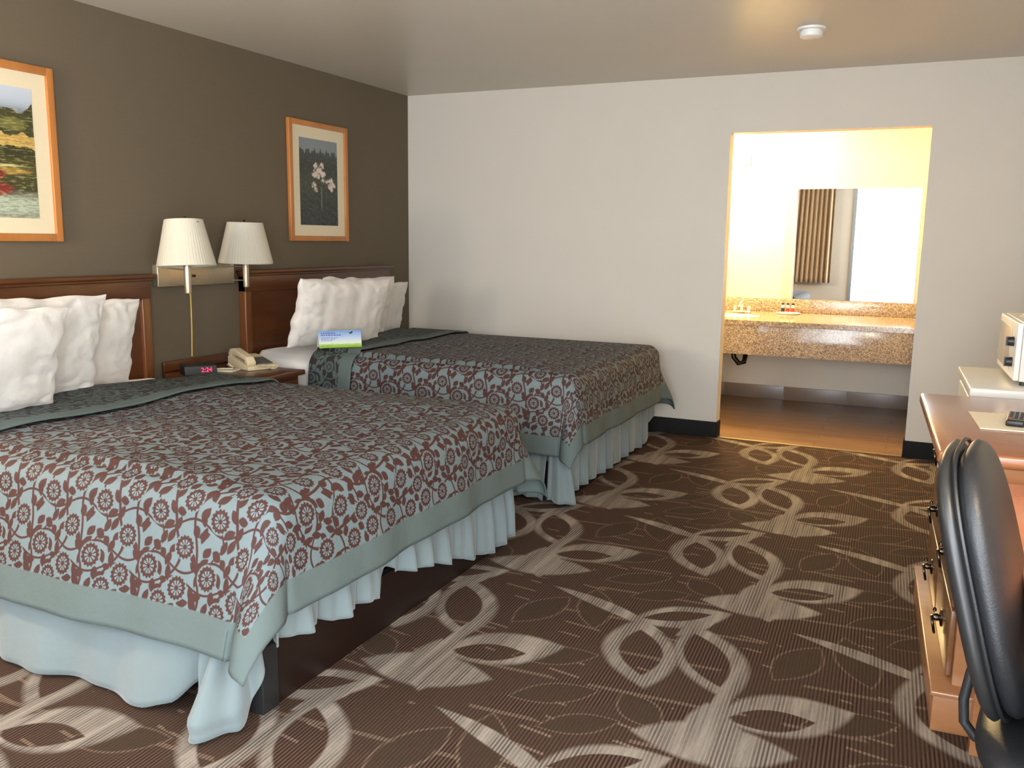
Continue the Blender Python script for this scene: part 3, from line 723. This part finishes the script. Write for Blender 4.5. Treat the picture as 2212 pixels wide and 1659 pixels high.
# ------------------------------------------------------------------ nightstand with its things
ns = empty('nightstand', (0, -2.33, 0), label='cherry wood nightstand between the beds with telephone and clock on it', cat='nightstand')
MB().box(0.01, 0.60, -0.255, 0.235, 0.580, 0.610, 0.008).build('top', M['cherry'], ns)
MB().box(0.02, 0.56, -0.235, 0.215, 0.04, 0.578).build('body', M['cherry'], ns)
MB().box(0.012, 0.03, -0.255, 0.235, 0.612, 0.668, 0.004).build('back_rail', M['cherry'], ns)
for z0, z1 in ((0.36, 0.56), (0.14, 0.34)):
    d = MB().box(0.562, 0.578, -0.215, 0.195, z0, z1, 0.003).build('drawer', M['cherry'], ns)
    MB().lathe([(0.0, 0.605), (0.012, 0.603), (0.014, 0.597), (0.006, 0.590), (0.006, 0.579)], (0, -0.01, (z0+z1)/2), 16, 'x').build('knob', M['bronze'], d)

ph = empty('telephone', (0.30, -2.195, 0.6105), R(-18), label='ivory desk telephone on the nightstand', cat='telephone')
# base wedge: long axis local x (towards the room), higher at the back
MB().prism([(-0.11, 0.0), (0.115, 0.0), (0.115, 0.022), (0.08, 0.030), (-0.06, 0.062), (-0.11, 0.066)], 'y', -0.09, 0.09).build('base', M['phone'], ph, bevel=0.005)
MB().prism([(-0.01, 0.0515), (0.095, 0.0275), (0.097, 0.0335), (-0.008, 0.0575)], 'y', -0.025, 0.075).build('keypad', M['grey_plastic'], ph, bevel=0.001)
hs = MB().prism([(-0.105, 0.060), (-0.085, 0.060), (-0.06, 0.080), (0.06, 0.055), (0.075, 0.030), (0.100, 0.024), (0.108, 0.045), (0.085, 0.075), (-0.05, 0.112), (-0.090, 0.108), (-0.108, 0.085)], 'y', -0.088, -0.035).build('handset', M['phone'], ph, bevel=0.008)
pts = []
for k in range(120):
    t = k/119; a = t*2*pi*16
    c_ = Vector((0.112+0.03*sin(pi*t), -0.06+0.16*t, 0.018+0.010*sin(pi*t*2)))
    pts.append((c_.x+0.008*cos(a), c_.y, c_.z+0.008*sin(a)))
MB().tube(pts, 0.0022, 6).build('coiled_cord', M['phone'], ph)
pts = [(-0.10, -0.095, 0.012), (-0.08, -0.115, 0.02), (-0.04, -0.125, 0.03), (-0.02, -0.11, 0.012), (-0.07, -0.10, 0.008)]
MB().tube(pts, 0.003, 6).build('line_cord', M['phone'], ph)

clk = empty('clock_radio', (0.215, -2.52, 0.6105), R(-32), label='black clock radio showing 2:24 in red behind the near bed', cat='clock')
MB().prism([(-0.07, 0.0), (0.05, 0.0), (0.045, 0.050), (-0.06, 0.056)], 'y', -0.085, 0.085).build('case', M['black_plastic'], clk, bevel=0.004)
text('digits', '2:24', 0.034, M['digits'], clk, (0.0490, 0.030, 0.026), (R(95.5-6), 0, R(90)), 0.0006)
pad = empty('notepad', (0.262, -2.36, 0.6105), R(15), label='cream notepad on the nightstand in front of the telephone', cat='notepad')
MB().box(-0.06, 0.06, -0.05, 0.05, 0, 0.008, 0.001).build('sheets', M['paper'], pad)
MB().box(-0.06, -0.04, -0.05, 0.05, 0.0082, 0.0095).build('binding', M['gold_cord'], pad)
pen = tag(MB().tube([(0.19, -2.42, 0.622), (0.30, -2.35, 0.626)], [0.0045, 0.003], 8).build('pen', M['paper']), 'slim pale pen lying across the notepad', 'pen')

# ------------------------------------------------------------------ double wall lamp
lamp = empty('wall_lamp', (0, -2.32, 1.135), label='double swing-arm wall lamp with two white pleated shades', cat='lamp')
MB().box(0.004, 0.045, -0.29, 0.29, -0.058, 0.060, 0.004).build('wall_plate', M['nickel'], lamp)
MB().lathe([(0.0, 0.062), (0.007, 0.060), (0.008, 0.046)], (0, -0.04, -0.005), 14, 'x').build('switch_knob', M['bronze'], lamp)
def armlamp(px, ex, ey, tilt, sc):
    """pivot y, stem position (lamp-local), shade tilt"""
    a = MB()
    for z in (0.040, -0.040): a.tube([(0.05, px, z), (ex, ey, z+0.005)], 0.0035, 8)
    a.build('swing_arm', M['nickel'], lamp)
    MB().lathe([(0.0, -0.075), (0.016, -0.073), (0.017, -0.068), (0.017, 0.10), (0.012, 0.12), (0.0, 0.12)], (ex, ey, 0), 24).build('stem', M['nickel'], lamp)
    sh = MB(); n = 168; z0, z1, r0, r1 = 0.062, 0.295, 0.165*sc, 0.109*sc
    rings = [(r0*1.01, z0), (r0*1.01, z0+0.008), (r0, z0+0.009), ((r0*0.55+r1*0.45)*1.0, z0+(z1-z0)*0.45), (r1, z1-0.008), (r1*1.01, z1-0.007), (r1*1.01, z1)]
    v = []; f_ = []
    for k, (r, z) in enumerate(rings):
        for i in range(n):
            an = 2*pi*i/n; rr = r*(1+(0.018 if (i % 3 == 0 and 1 < k < 5) else 0)); v.append((rr*cos(an), rr*sin(an), z))
    for k in range(len(rings)-1):
        for i in range(n): f_.append((k*n+i, k*n+(i+1) % n, (k+1)*n+(i+1) % n, (k+1)*n+i))
    sh.add(v, f_, True); o = sh.build('lamp_shade', M['shade'], lamp, smooth=True)
    for md in list(o.modifiers): o.modifiers.remove(md)
    sd = o.modifiers.new('s', 'SOLIDIFY'); sd.thickness = 0.002; sd.offset = -1
    o.location = (ex, ey, 0); o.rotation_euler = tilt
    ft = MB().tube([(ex, ey, 0.12), (ex, ey, 0.30)], 0.003, 6)
    ft.lathe([(0, 0.305), (0.006, 0.312), (0.005, 0.300), (0.003, 0.295)], (ex, ey, 0), 10)
    for k in range(3):
        an = k*2*pi/3; ft.tube([(ex, ey, 0.285), (ex+r1*0.98*cos(an), ey+r1*0.98*sin(an), 0.285)], 0.0015, 5)
    ft.build('finial', M['bronze'], lamp)
armlamp(-0.225, 0.36, -0.395, (R(-2), R(-4), 0), 0.86)
armlamp(0.262, 0.19, 0.225, (R(0), R(1), 0), 0.91)
MB().tube([(0.012, -0.04, -0.06), (0.012, -0.03, -0.12), (0.012, -0.032, -0.30), (0.012, -0.040, -0.46)], 0.0045, 8).build('cord_cover', M['gold_cord'], lamp)
# the lamp beyond the near bed, outside the frame: shade with the warm bulb inside
lamp2 = empty('wall_lamp', (0, -4.95, 1.135), label='lit swing-arm wall lamp beyond the near bed, out of the picture', cat='lamp')
MB().box(0.004, 0.045, -0.10, 0.10, -0.058, 0.060, 0.004).build('wall_plate', M['nickel'], lamp2)
MB().tube([(0.05, 0, 0.0), (0.42, 0, 0.0)], 0.004, 8).build('swing_arm', M['nickel'], lamp2)
MB().lathe([(0.0, -0.075), (0.017, -0.073), (0.017, 0.07), (0.0, 0.075)], (0.42, 0, 0), 20).build('stem', M['nickel'], lamp2)

# ------------------------------------------------------------------ pictures
def scene_mat_a():
    m, nt, b = newmat('garden_pond_print', (0.2, 0.3, 0.1), 0.5); g = coords(nt, 'Generated'); _, gy, z = sep(nt, g)
    v = comb(nt, gy*0.62, z); y = gy; n1 = noise(nt, v, 9, 4, 0.6); n2 = noise(nt, v, 28, 4, 0.65); n3 = noise(nt, v, 14, 4, 0.6, (0.25, 1.6, 1)); n4 = noise(nt, v, 46, 3, 0.7, (0.5, 1.6, 1))
    zz = z+(n1-0.5)*0.16
    c = ramp(nt, z+(n3-0.5)*0.05, [(0.0, lin(150, 158, 136)), (0.12, lin(170, 176, 158)), (0.22, lin(60, 62, 30)), (0.42, lin(78, 74, 34)), (0.50, lin(50, 52, 26)), (0.58, lin(66, 66, 34)), (0.75, lin(52, 54, 36)), (0.9, lin(176, 186, 198)), (1.0, lin(190, 198, 208))])
    tre = (z-0.86-((y*13).sin()*0.05)-((y*31+1).sin()*0.02)+(n2-0.5)*0.05).lt(0.0)*(z-0.60).gt(0.0)
    c = mixc(nt, tre, c, mixc(nt, n2*1.2-0.2, lin(30, 34, 22), lin(92, 92, 50)))
    gr = (zz-0.60).abs().lt(0.055); c = mixc(nt, gr*0.95, c, mixc(nt, n2, lin(170, 128, 56), lin(222, 190, 108)))
    def blob(cy, cz, ry, rz, colr, soft=0.35):
        d = (((y-cy)/ry).m('POWER', 2.0)+((z-cz)/rz).m('POWER', 2.0)+(n2-0.5)*1.6-1.0).step(soft); return d
    for cy, cz, ry, rz, cc in ((0.62, 0.735, 0.12, 0.045, lin(190, 170, 60)), (0.20, 0.72, 0.14, 0.06, lin(150, 140, 44)), (0.84, 0.72, 0.10, 0.05, lin(120, 116, 60)), (0.70, 0.36, 0.25, 0.03, lin(170, 138, 66)),
                               (0.64, 0.34, 0.12, 0.06, lin(120, 34, 30)), (0.68, 0.22, 0.13, 0.05, lin(128, 44, 38)), (0.62, 0.40, 0.3, 0.012, lin(190, 180, 120)), (0.80, 0.10, 0.22, 0.06, lin(172, 182, 160))):
        c = mixc(nt, blob(cy, cz, ry, rz, cc), c, cc)
    c = mixc(nt, (n4-0.52).gt(0.0)*0.35*(z-0.84).lt(0.0), c, lin(34, 34, 18)); c = mixc(nt, (n4-0.42).lt(0.0)*0.30*(z-0.84).lt(0.0), c, lin(206, 196, 140))
    nt.links.new(c, b.inputs['Base Color']); return m
def scene_mat_b():
    m, nt, b = newmat('white_iris_print', (0.1, 0.1, 0.1), 0.5); g = coords(nt, 'Generated'); _, y, z = sep(nt, g)
    v = comb(nt, y*0.55, z); n2 = noise(nt, v, 30, 4, 0.65); n1 = noise(nt, v, 9, 3)
    c = ramp(nt, z+(n1-0.5)*0.1, [(0.0, lin(40, 42, 44)), (0.30, lin(48, 52, 48)), (0.50, lin(66, 70, 58)), (0.68, lin(54, 58, 52)), (0.9, lin(70, 76, 74)), (1.0, lin(132, 138, 140))])
    c = mixc(nt, (n2-0.56).gt(0.0)*0.35, c, lin(100, 102, 86))
    sky = (z-0.86-((y*37).sin()*0.022)-((y*83).sin()*0.015)-(n2-0.5)*0.04).gt(0.0)*1.0
    c = mixc(nt, sky, c, lin(128, 134, 138))
    st = ((y-0.56-(z-0.5)*0.02).abs().lt(0.012))*(z-0.45).lt(0.0)*(z-0.2).gt(0.0); c = mixc(nt, st*0.7, c, lin(130, 138, 120))
    bl = ((z+y*0.3)*70+(n1*20)).sin()*0.5+0.5; c = mixc(nt, (z-0.4).lt(0.0)*bl*0.25, c, lin(84, 92, 84))
    for cy, cz, r in ((.42, .70, .055), (.58, .70, .055), (.50, .645, .07), (.38, .60, .06), (.60, .60, .06), (.46, .58, .06), (.36, .47, .055), (.60, .53, .05), (.70, .52, .045), (.40, .42, .04), (.82, .53, .06), (.88, .48, .05), (.78, .46, .05), (.84, .43, .04)):
        d = (((y-cy)/(r*1.25)).m('POWER', 2.0)+((z-cz)/(r*0.72)).m('POWER', 2.0)+(n2-0.5)*4.5+(n1-0.5)*2.0-0.7).step(0.25)
        c = mixc(nt, d*0.95, c, mixc(nt, n1, lin(228, 214, 196), lin(204, 186, 172)))
    nt.links.new(c, b.inputs['Base Color']); return m
def picture(y0, y1, z0, z1, iy0, iy1, iz0, iz1, fw, img, label):
    yc = (y0+y1)/2; zc = (z0+z1)/2
    p = empty('framed_picture', (0.0, yc, zc), label=label, cat='picture', group='framed pictures above the beds')
    a, b_, c, d = y0-yc, y1-yc, z0-zc, z1-zc
    MB().box(0.003, 0.028, a, a+fw, c, d, 0.003).box(0.003, 0.028, b_-fw, b_, c, d, 0.003).box(0.003, 0.028, a+fw-0.002, b_-fw+0.002, c, c+fw, 0.003).box(0.003, 0.028, a+fw-0.002, b_-fw+0.002, d-fw, d, 0.003).build('frame', M['frame_wood'], p)
    MB().box(0.004, 0.014, a+fw-0.003, b_-fw+0.003, c+fw-0.003, d-fw+0.003).build('mat_board', M['mat_board'], p)
    MB().box(0.0142, 0.0155, iy0-yc, iy1-yc, iz0-zc, iz1-zc).build('print', img, p)
picture(-1.474, -0.842, 1.325, 2.098, -1.362, -0.955, 1.430, 1.990, 0.034, scene_mat_b(), 'framed print of white irises above the right headboard')
picture(-4.02, -3.150, 1.315, 2.100, -3.90, -3.262, 1.420, 1.992, 0.036, scene_mat_a(), 'framed garden pond print cut off by the left edge')

# ------------------------------------------------------------------ smoke detector
sd = empty('smoke_detector', (3.12, -1.16, H), label='round white smoke detector on the ceiling', cat='smoke detector')
MB().lathe([(0.0, -0.012), (0.070, -0.012), (0.073, -0.008), (0.073, -0.0005), (0.0, -0.0005)], n=40).build('mounting_plate', M['white_plastic'], sd)
MB().lathe([(0.0, -0.050), (0.045, -0.050), (0.056, -0.044), (0.060, -0.030), (0.060, -0.024), (0.052, -0.022), (0.052, -0.0125), (0.0, -0.0125)], n=40).build('housing', M['white_plastic'], sd)

# ------------------------------------------------------------------ vanity
van = empty('vanity_counter', (2.6, 1.29, 0), label='speckled granite vanity counter with deep front apron in the alcove', cat='counter')
def L(mb): mb.v = [(v[0]-2.6, v[1]-1.29, v[2]) for v in mb.v]; return mb
VX0, VX1, VY0, VY1 = 1.505, XR0+0.003, 0.78, 1.798
# slab with an oval basin hole
def slab():
    mb = MB(); cx, cy, rx, ry = 2.33, 1.22, 0.23, 0.17; n = 48; z0, z1 = 0.728, 0.765
    ring = [(cx+rx*cos(2*pi*i/n), cy+ry*sin(2*pi*i/n)) for i in range(n)]
    def outp(i):
        a = 2*pi*i/n; dx, dy = cos(a), sin(a); t = 1e9
        if dx > 1e-9: t = min(t, (VX1-cx)/dx)
        if dx < -1e-9: t = min(t, (VX0-cx)/dx)
        if dy > 1e-9: t = min(t, (VY1-cy)/dy)
        if dy < -1e-9: t = min(t, (VY0-cy)/dy)
        return (cx+dx*t, cy+dy*t)
    out = [outp(i) for i in range(n)]
    # snap to corners
    for cxn, cyn in ((VX0, VY0), (VX0, VY1), (VX1, VY0), (VX1, VY1)):
        k = min(range(n), key=lambda i: (out[i][0]-cxn)**2+(out[i][1]-cyn)**2); out[k] = (cxn, cyn)
    v = [(p[0], p[1], z1) for p in ring]+[(p[0], p[1], z1) for p in out]+[(p[0], p[1], z0) for p in ring]+[(p[0], p[1], z0) for p in out]
    f_ = []
    for i in range(n):
        j = (i+1) % n; f_ += [(i, j, n+j, n+i), (n+i, n+j, 3*n+j, 3*n+i), (2*n+i, 3*n+i, 3*n+j, 2*n+j), (i, 2*n+i, 2*n+j, j)]
    return mb.add(v, f_)
L(slab()).build('countertop', M['granite'], van)
L(MB().box(VX0, VX1, VY0+0.014, VY0+0.034, 0.500, 0.7275, 0.002)).build('apron', M['granite'], van)
L(MB().box(VX0, VX1, VY1-0.022, VY1, 0.7655, 0.880, 0.003)).build('backsplash', M['granite'], van)
bs = L(MB().lathe([(0.232, 0.764), (0.20, 0.70), (0.13, 0.65), (0.03, 0.635), (0.0, 0.635), (0.0, 0.625), (0.03, 0.625), (0.135, 0.640), (0.21, 0.70), (0.238, 0.727)], (0, 0, 0), 48)).build('basin', M['white_enamel'], van)
for v in bs.data.vertices: v.co.x = (v.co.x+2.6)*1.0+(2.33-2.6); v.co.y = (v.co.y+1.29)*0.74+(1.22-1.29)
tr = MB().tube([(2.36, 1.22, 0.632), (2.36, 1.22, 0.50), (2.37, 1.22, 0.42), (2.41, 1.23, 0.37), (2.45, 1.25, 0.38), (2.455, 1.27, 0.44), (2.45, 1.35, 0.47), (2.45, 1.79, 0.47)], 0.020, 12)
tr.lathe([(0.020, 0.50), (0.030, 0.505), (0.030, 0.53), (0.020, 0.535)], (2.36, 1.22, 0), 16)
L(tr).build('drain_trap', M['bronze'], van)
fa = empty('faucet', (2.36, 1.52, 0.7655), label='small chrome tap with two side handles by the vanity basin', cat='faucet')
MB().box(-0.075, 0.075, -0.025, 0.025, 0.0, 0.018, 0.006).build('base', M['chrome'], fa)
MB().tube([(0, 0, 0.015), (0, 0, 0.07), (0, -0.02, 0.095), (0, -0.07, 0.090), (0, -0.12, 0.065)], [0.018, 0.016, 0.014, 0.012, 0.010], 14).build('spout', M['chrome'], fa)
for s_ in (-1, 1):
    MB().lathe([(0.016, 0.015), (0.014, 0.03), (0.020, 0.036), (0.020, 0.052), (0.010, 0.058), (0, 0.058)], (s_*0.058, 0, 0), 16).build('handle', M['chrome'], fa)
MB().lathe([(0.003, 0.095), (0.003, 0.135), (0.008, 0.138), (0.007, 0.146), (0, 0.148)], (0, 0.005, 0), 10).build('lift_rod', M['chrome'], fa)
tag(MB().lathe([(0.0, 0.0), (0.09, 0.0), (0.10, 0.010), (0.095, 0.010), (0.088, 0.004), (0.0, 0.004)], (2.73, 1.60, 0.7658), 40).build('soap_dish', M['white_plastic']), 'shallow white dish under the three little bottles', 'dish')
for k, (mt, nm) in enumerate((('black_ink', 'black'), ('red_ink', 'red'), ('red_ink', 'red'))):
    bo = empty('toiletry_bottle', (2.683+k*0.040, 1.60+k*0.004, 0.7702), label=('tiny white toiletry bottle with a %s label, %s of the three on the vanity' % (nm, ('leftmost', 'middle', 'rightmost')[k])), cat='bottle', group='toiletry bottles on the vanity')
    MB().lathe([(0.0, 0.0), (0.0135, 0.0), (0.014, 0.003), (0.014, 0.066), (0.008, 0.071), (0.0, 0.071)], n=20).build('bottle_body', M['white_plastic'], bo)
    MB().lathe([(0.0, 0.0712), (0.0105, 0.0712), (0.0105, 0.085), (0.0, 0.086)], n=20).build('cap', M['black_ink'], bo)
    MB().lathe([(0.0143, 0.014), (0.0147, 0.014), (0.0147, 0.046), (0.0143, 0.046)], n=20).build('bottle_label', M[mt], bo)
mir = tag(MB().box(2.63, 3.675, 1.790, 1.7995, 0.884, 1.802).build('mirror', M['mirror']), 'large frameless mirror above the granite vanity', 'mirror')
vl = empty('vanity_light', (2.02, 1.70, 2.05), label='glaring tungsten vanity light high on the alcove wall, left of the mirror', cat='light')
MB().box(-0.30, 0.30, 0.065, 0.099, -0.05, 0.05, 0.004).build('back_plate', M['nickel'], vl)
for k in (-0.2, 0.0, 0.2):
    MB().lathe([(0.0, -0.07), (0.03, -0.065), (0.055, -0.04), (0.065, 0.0), (0.055, 0.04), (0.03, 0.065), (0.0, 0.07)], (k, 0.0, 0.0), 24).build('globe', M['lit'], vl)

# ------------------------------------------------------------------ dresser, desk
RZ = 0.053
dr = empty('dresser', (3.792, -2.967, 0), RZ, label='orange-brown wooden dresser along the right wall behind the chair', cat='dresser')
hl = 0.51
MB().box(-0.0, 0.60, -hl, hl, 0.762, 0.80, 0.010).build('top', M['dresser_top'], dr)
MB().box(0.090, 0.58, -hl+0.02, hl-0.02, 0.118, 0.761).build('body', M['dresser'], dr)
MB().box(0.040, 0.58, -hl-0.035, hl-0.0, 0.0, 0.105, 0.002).box(0.032, 0.58, -hl-0.040, hl, 0.104, 0.120, 0.005).build('base_moulding', M['dresser'], dr)
for (ya, yb_) in ((-hl+0.05, -0.012), (0.012, hl-0.05)):
    for (za, zb_) in ((0.130, 0.328), (0.338, 0.546), (0.556, 0.752)):
        d = MB().box(0.073, 0.090, ya, yb_, za, zb_, 0.004).build('drawer', M['dresser_y'], dr)
        hy = (ya+yb_)/2; hz = (za+zb_)/2-0.022
        hm = MB().lathe([(0.0, 0.048), (0.010, 0.050), (0.012, 0.060), (0.010, 0.066), (0.026, 0.069), (0.028, 0.0725), (0, 0.0728)], (0, hy, hz+0.008), 18, 'x')
        pts = [(0.050+0.005*cos(a_), hy+0.024*sin(a_), hz-0.016-0.026*cos(a_)) for a_ in [k*2*pi/20 for k in range(21)]]
        hm.tube(pts, 0.0042, 7, False); hm.lathe([(0.0, 0.0), (0.006, 0.004), (0.005, 0.012), (0, 0.016)], (0.052, hy, hz+0.024), 10)
        hm.build('drawer_pull', M['bronze'], d)
desk = empty('desk', (3.960, -4.13, 0), RZ*0.6, label='orange wooden desk beside the dresser, hidden by the black chair', cat='desk')
MB().box(-0.005, 0.45, -0.62, 0.600, 0.712, 0.742, 0.008).build('desktop', M['desk_top'], desk)
MB().box(0.04, 0.44, -0.58, 0.575, 0.62, 0.711).build('apron', M['dresser'], desk)
for (lx, ly) in ((0.036, 0.550), (0.036, -0.55), (0.41, 0.550), (0.41, -0.55)):
    MB().box(lx-0.024, lx+0.024, ly-0.024, ly+0.024, 0.0, 0.711, 0.003).build('leg', M['dresser'], desk)
# paper, remote control
pp = tag(MB().box(-0.145, 0.145, -0.145, 0.145, 0, 0.004).build('paper_folder', M['paper'], loc=(4.07, -2.955, 0.801)), 'cream paper folder lying on the dresser under the remote', 'folder'); pp.rotation_euler = (0, 0, R(4))
rc = empty('remote_control', (4.045, -2.95, 0.8055), R(-7), label='dark remote control with rows of buttons on the dresser', cat='remote')
MB().box(-0.026, 0.026, -0.10, 0.08, 0, 0.020, 0.006).build('case', M['black_plastic'], rc)
MB().box(-0.023, 0.023, -0.085, 0.07, 0.0195, 0.0212, 0.0006).build('faceplate', M['grey_plastic'], rc)
bb = MB(); br = MB()
for a in range(3):
    for c in range(7):
        x = -0.0145+a*0.0145; y = -0.070+c*0.019
        (br if (a == 0 and c == 0) else bb).box(x-0.0045, x+0.0045, y-0.005, y+0.005, 0.021, 0.0235, 0.001)
bb.build('buttons', M['black_ink'], rc); br.build('red_button', M['red_ink'], rc)

# ------------------------------------------------------------------ fridge and microwave
fr = empty('mini_fridge', (3.925, -2.045, 0), RZ*0.6, label='white mini fridge between the dresser and the far wall', cat='fridge')
MB().box(0.035, 0.48, -0.30, 0.31, 0.02, 0.770, 0.006).build('cabinet', M['white_enamel'], fr)
MB().box(0.0, 0.48, -0.325, 0.335, 0.785, 0.820, 0.006).build('top_panel', M['white_enamel'], fr)
MB().box(0.008, 0.034, -0.30, 0.31, 0.03, 0.765, 0.006).build('door', M['white_enamel'], fr)
MB().box(0.03, 0.10, -0.30, -0.26, 0.768, 0.7855).build('hinge', M['black_plastic'], fr)
mw = empty('microwave', (4.075, -1.965, 0.8205), RZ*0.7, label='small white microwave with two black knobs on the mini fridge', cat='microwave')
MB().box(0.02, 0.34, -0.28, 0.28, 0.018, 0.245, 0.004).build('body', M['white_enamel'], mw)
MB().box(0.0, 0.019, -0.275, 0.275, 0.020, 0.243, 0.004).build('front_panel', M['white_plastic'], mw)
MB().box(-0.004, 0.0, -0.12, 0.245, 0.045, 0.215, 0.001).build('door_window', newmat('beige_door_window', lin(196, 186, 168), 0.2)[0], mw)
for z in (0.165, 0.085):
    k = MB().lathe([(0.0, -0.024), (0.016, -0.022), (0.019, -0.001), (0.0, -0.001)], (0, -0.20, z), 20, 'x').box(-0.028, -0.004, -0.204, -0.196, z-0.018, z+0.018)
    k.build('knob', M['black_plastic'], mw)
for (a, c) in ((0.04, -0.24), (0.04, 0.24), (0.3, -0.24), (0.3, 0.24)):
    MB().lathe([(0.014, 0.0), (0.014, 0.018)], (a, c, 0), 12).build('foot', M['black_plastic'], mw)
st = empty('paper_bundle', (4.235, -2.03, 1.0665), R(8), label='clipped pile of cream papers on top of the microwave', cat='papers')
for k in range(3):
    MB().box(-0.10+0.008*k, 0.10, -0.14+0.01*k, 0.14, 0.006*k, 0.006*k+0.005).build('sheet', M['paper'], st)
o = MB().box(-0.09, 0.09, -0.12, 0.12, 0.0, 0.003).build('cover', M['paper'], st); o.location = (0.01, 0, 0.035); o.rotation_euler = (R(0), R(-12), 0)
MB().box(-0.085, -0.065, -0.05, -0.02, 0.012, 0.035, 0.002).build('clip', M['black_plastic'], st)

# ------------------------------------------------------------------ chair
ch = empty('office_chair', (4.058, -4.283, 0), R(-8), label='black leather office chair pulled up to the desk, at the right edge', cat='chair')
def cushion(w_, h_, t_, n=40, pw=3.2, flat=0.45):
    vs_, fc, idx = [], [], {}
    for sd_ in (1, -1):
        for i in range(n+1):
            for j in range(n+1):
                # disc-to-superellipse mapping
                a = i/n*2*pi; r = j/n
                if sd_ == -1 and j == n: idx[(sd_, i % n, j)] = idx[(1, i % n, j)]; continue
                if i == n: continue
                ca, sa = cos(a), sin(a); k = (abs(ca)**pw+abs(sa)**pw)**(-1/pw)
                u, v = ca*k*r, sa*k*r
                th = (1-r**4.0)**flat
                idx[(sd_, i, j)] = len(vs_); vs_.append((u*w_/2, sd_*t_/2*th, v*h_/2))
        for i in range(n):
            for j in range(n):
                q = (idx[(sd_, i, j)], idx[(sd_, (i+1) % n, j)], idx[(sd_, (i+1) % n, j+1)], idx[(sd_, i, j+1)])
                fc.append(q)
    return vs_, fc
def cush(name, w_, h_, t_, M_, mat, **k):
    v, f_ = cushion(w_, h_, t_, **k); v = [M_ @ Vector(p) for p in v]
    bm = bmesh.new(); mb = MB().add(v, f_, True); o = mb.build(name, mat, ch, smooth=True)
    for md in list(o.modifiers): o.modifiers.remove(md)
    b2 = bmesh.new(); b2.from_mesh(o.data); bmesh.ops.remove_doubles(b2, verts=b2.verts, dist=1e-5); bmesh.ops.recalc_face_normals(b2, faces=b2.faces); b2.to_mesh(o.data); b2.free()
    for p in o.data.polygons: p.use_smooth = True
    bm.free(); return o
BT = Matrix.Translation((-0.16, 0, 0.735)) @ Matrix.Rotation(R(-15), 4, 'Y') @ Matrix.Rotation(R(90), 4, 'Z')
cush('backrest', 0.40, 0.50, 0.075, BT @ Matrix.Translation((0, -0.020, 0)), M['black_leather'])
cush('back_shell', 0.41, 0.51, 0.055, BT @ Matrix.Translation((0, 0.018, 0)), M['black_plastic'])
# seam piping round the backrest
pts = []
for i in range(73):
    a = i/72*2*pi; ca, sa = cos(a), sin(a); k = (abs(ca)**3.2+abs(sa)**3.2)**(-1/3.2)
    pts.append(BT @ Vector((ca*k*0.202, 0.0, sa*k*0.252)))
MB().tube(pts, 0.004, 6, False).build('piping', M['black_leather'], ch)
cush('seat', 0.50, 0.50, 0.11, Matrix.Translation((0.10, 0, 0.44)) @ Matrix.Rotation(R(90), 4, 'X'), M['black_leather'])
bp = [(-0.150, -0.02, 0.60), (-0.168, -0.02, 0.54), (-0.176, -0.02, 0.48), (-0.172, -0.02, 0.435), (-0.150, -0.02, 0.408), (-0.115, -0.015, 0.395), (-0.03, 0.0, 0.385), (0.08, 0, 0.378)]
MB().tube(bp, 0.0095, 10).build('back_bracket', M['black_plastic'], ch)
MB().lathe([(0.05, 0.35), (0.05, 0.37), (0.028, 0.35), (0.028, 0.16), (0.045, 0.15), (0.045, 0.08), (0.0, 0.08)], (0.10, 0, 0), 20).build('gas_column', M['black_plastic'], ch)
for k in range(5):
    a = R(36)+k*2*pi/5; e = (0.10+0.27*cos(a), 0.27*sin(a))
    lg = MB().tube([(0.10, 0, 0.105), (0.10+0.15*cos(a), 0.15*sin(a), 0.095), (e[0], e[1], 0.075)], [0.024, 0.020, 0.014], 10).build('leg', M['black_plastic'], ch)
    cs = MB()
    for s_ in (-1, 1):
        ox, oy = -sin(a)*0.014*s_, cos(a)*0.014*s_
        pts = [(e[0]+ox-sin(a)*0.008*s_*q, e[1]+oy+cos(a)*0.008*s_*q, 0.028) for q in (0, 1)]
        cs.tube(pts, 0.026, 16)
    cs.tube([(e[0], e[1], 0.03), (e[0], e[1], 0.075)], 0.006, 8); cs.build('caster', M['black_plastic'], lg)

# ------------------------------------------------------------------ curtain seen in the mirror
def curtain():
    n = 260; m_ = 20; vs_, fc = [], []
    for j in range(m_+1):
        z = 0.69+(2.32-0.69)*j/m_; k = 1-j/m_
        for i in range(n+1):
            t = i/n; x = 1.60+(0.68)*t-0.05*k*(1-t); y = YF+0.09+0.035*sin(t*2*pi*9)+0.008*sin(t*51)
            vs_.append((x, y, z))
    for j in range(m_):
        for i in range(n):
            a = j*(n+1)+i; fc.append((a, a+1, a+n+2, a+n+1))
    o = link('curtain', vs_, fc, M['curtain'], smooth=True); md = o.modifiers.new('s', 'SOLIDIFY'); md.thickness = 0.003
    tag(o, 'tan curtain drawn aside, seen reflected in the mirror', 'curtain')
    return o
curtain()
tag(MB().tube([(0.25, YF+0.09, 2.33), (2.35, YF+0.09, 2.33)], 0.012, 10).box(0.24, 0.26, YF+0.001, YF+0.10, 2.32, 2.34).box(2.34, 2.36, YF+0.001, YF+0.10, 2.32, 2.34).build('curtain_rod', M['alum']), 'metal rod carrying the curtain above the entrance window', 'curtain rod')
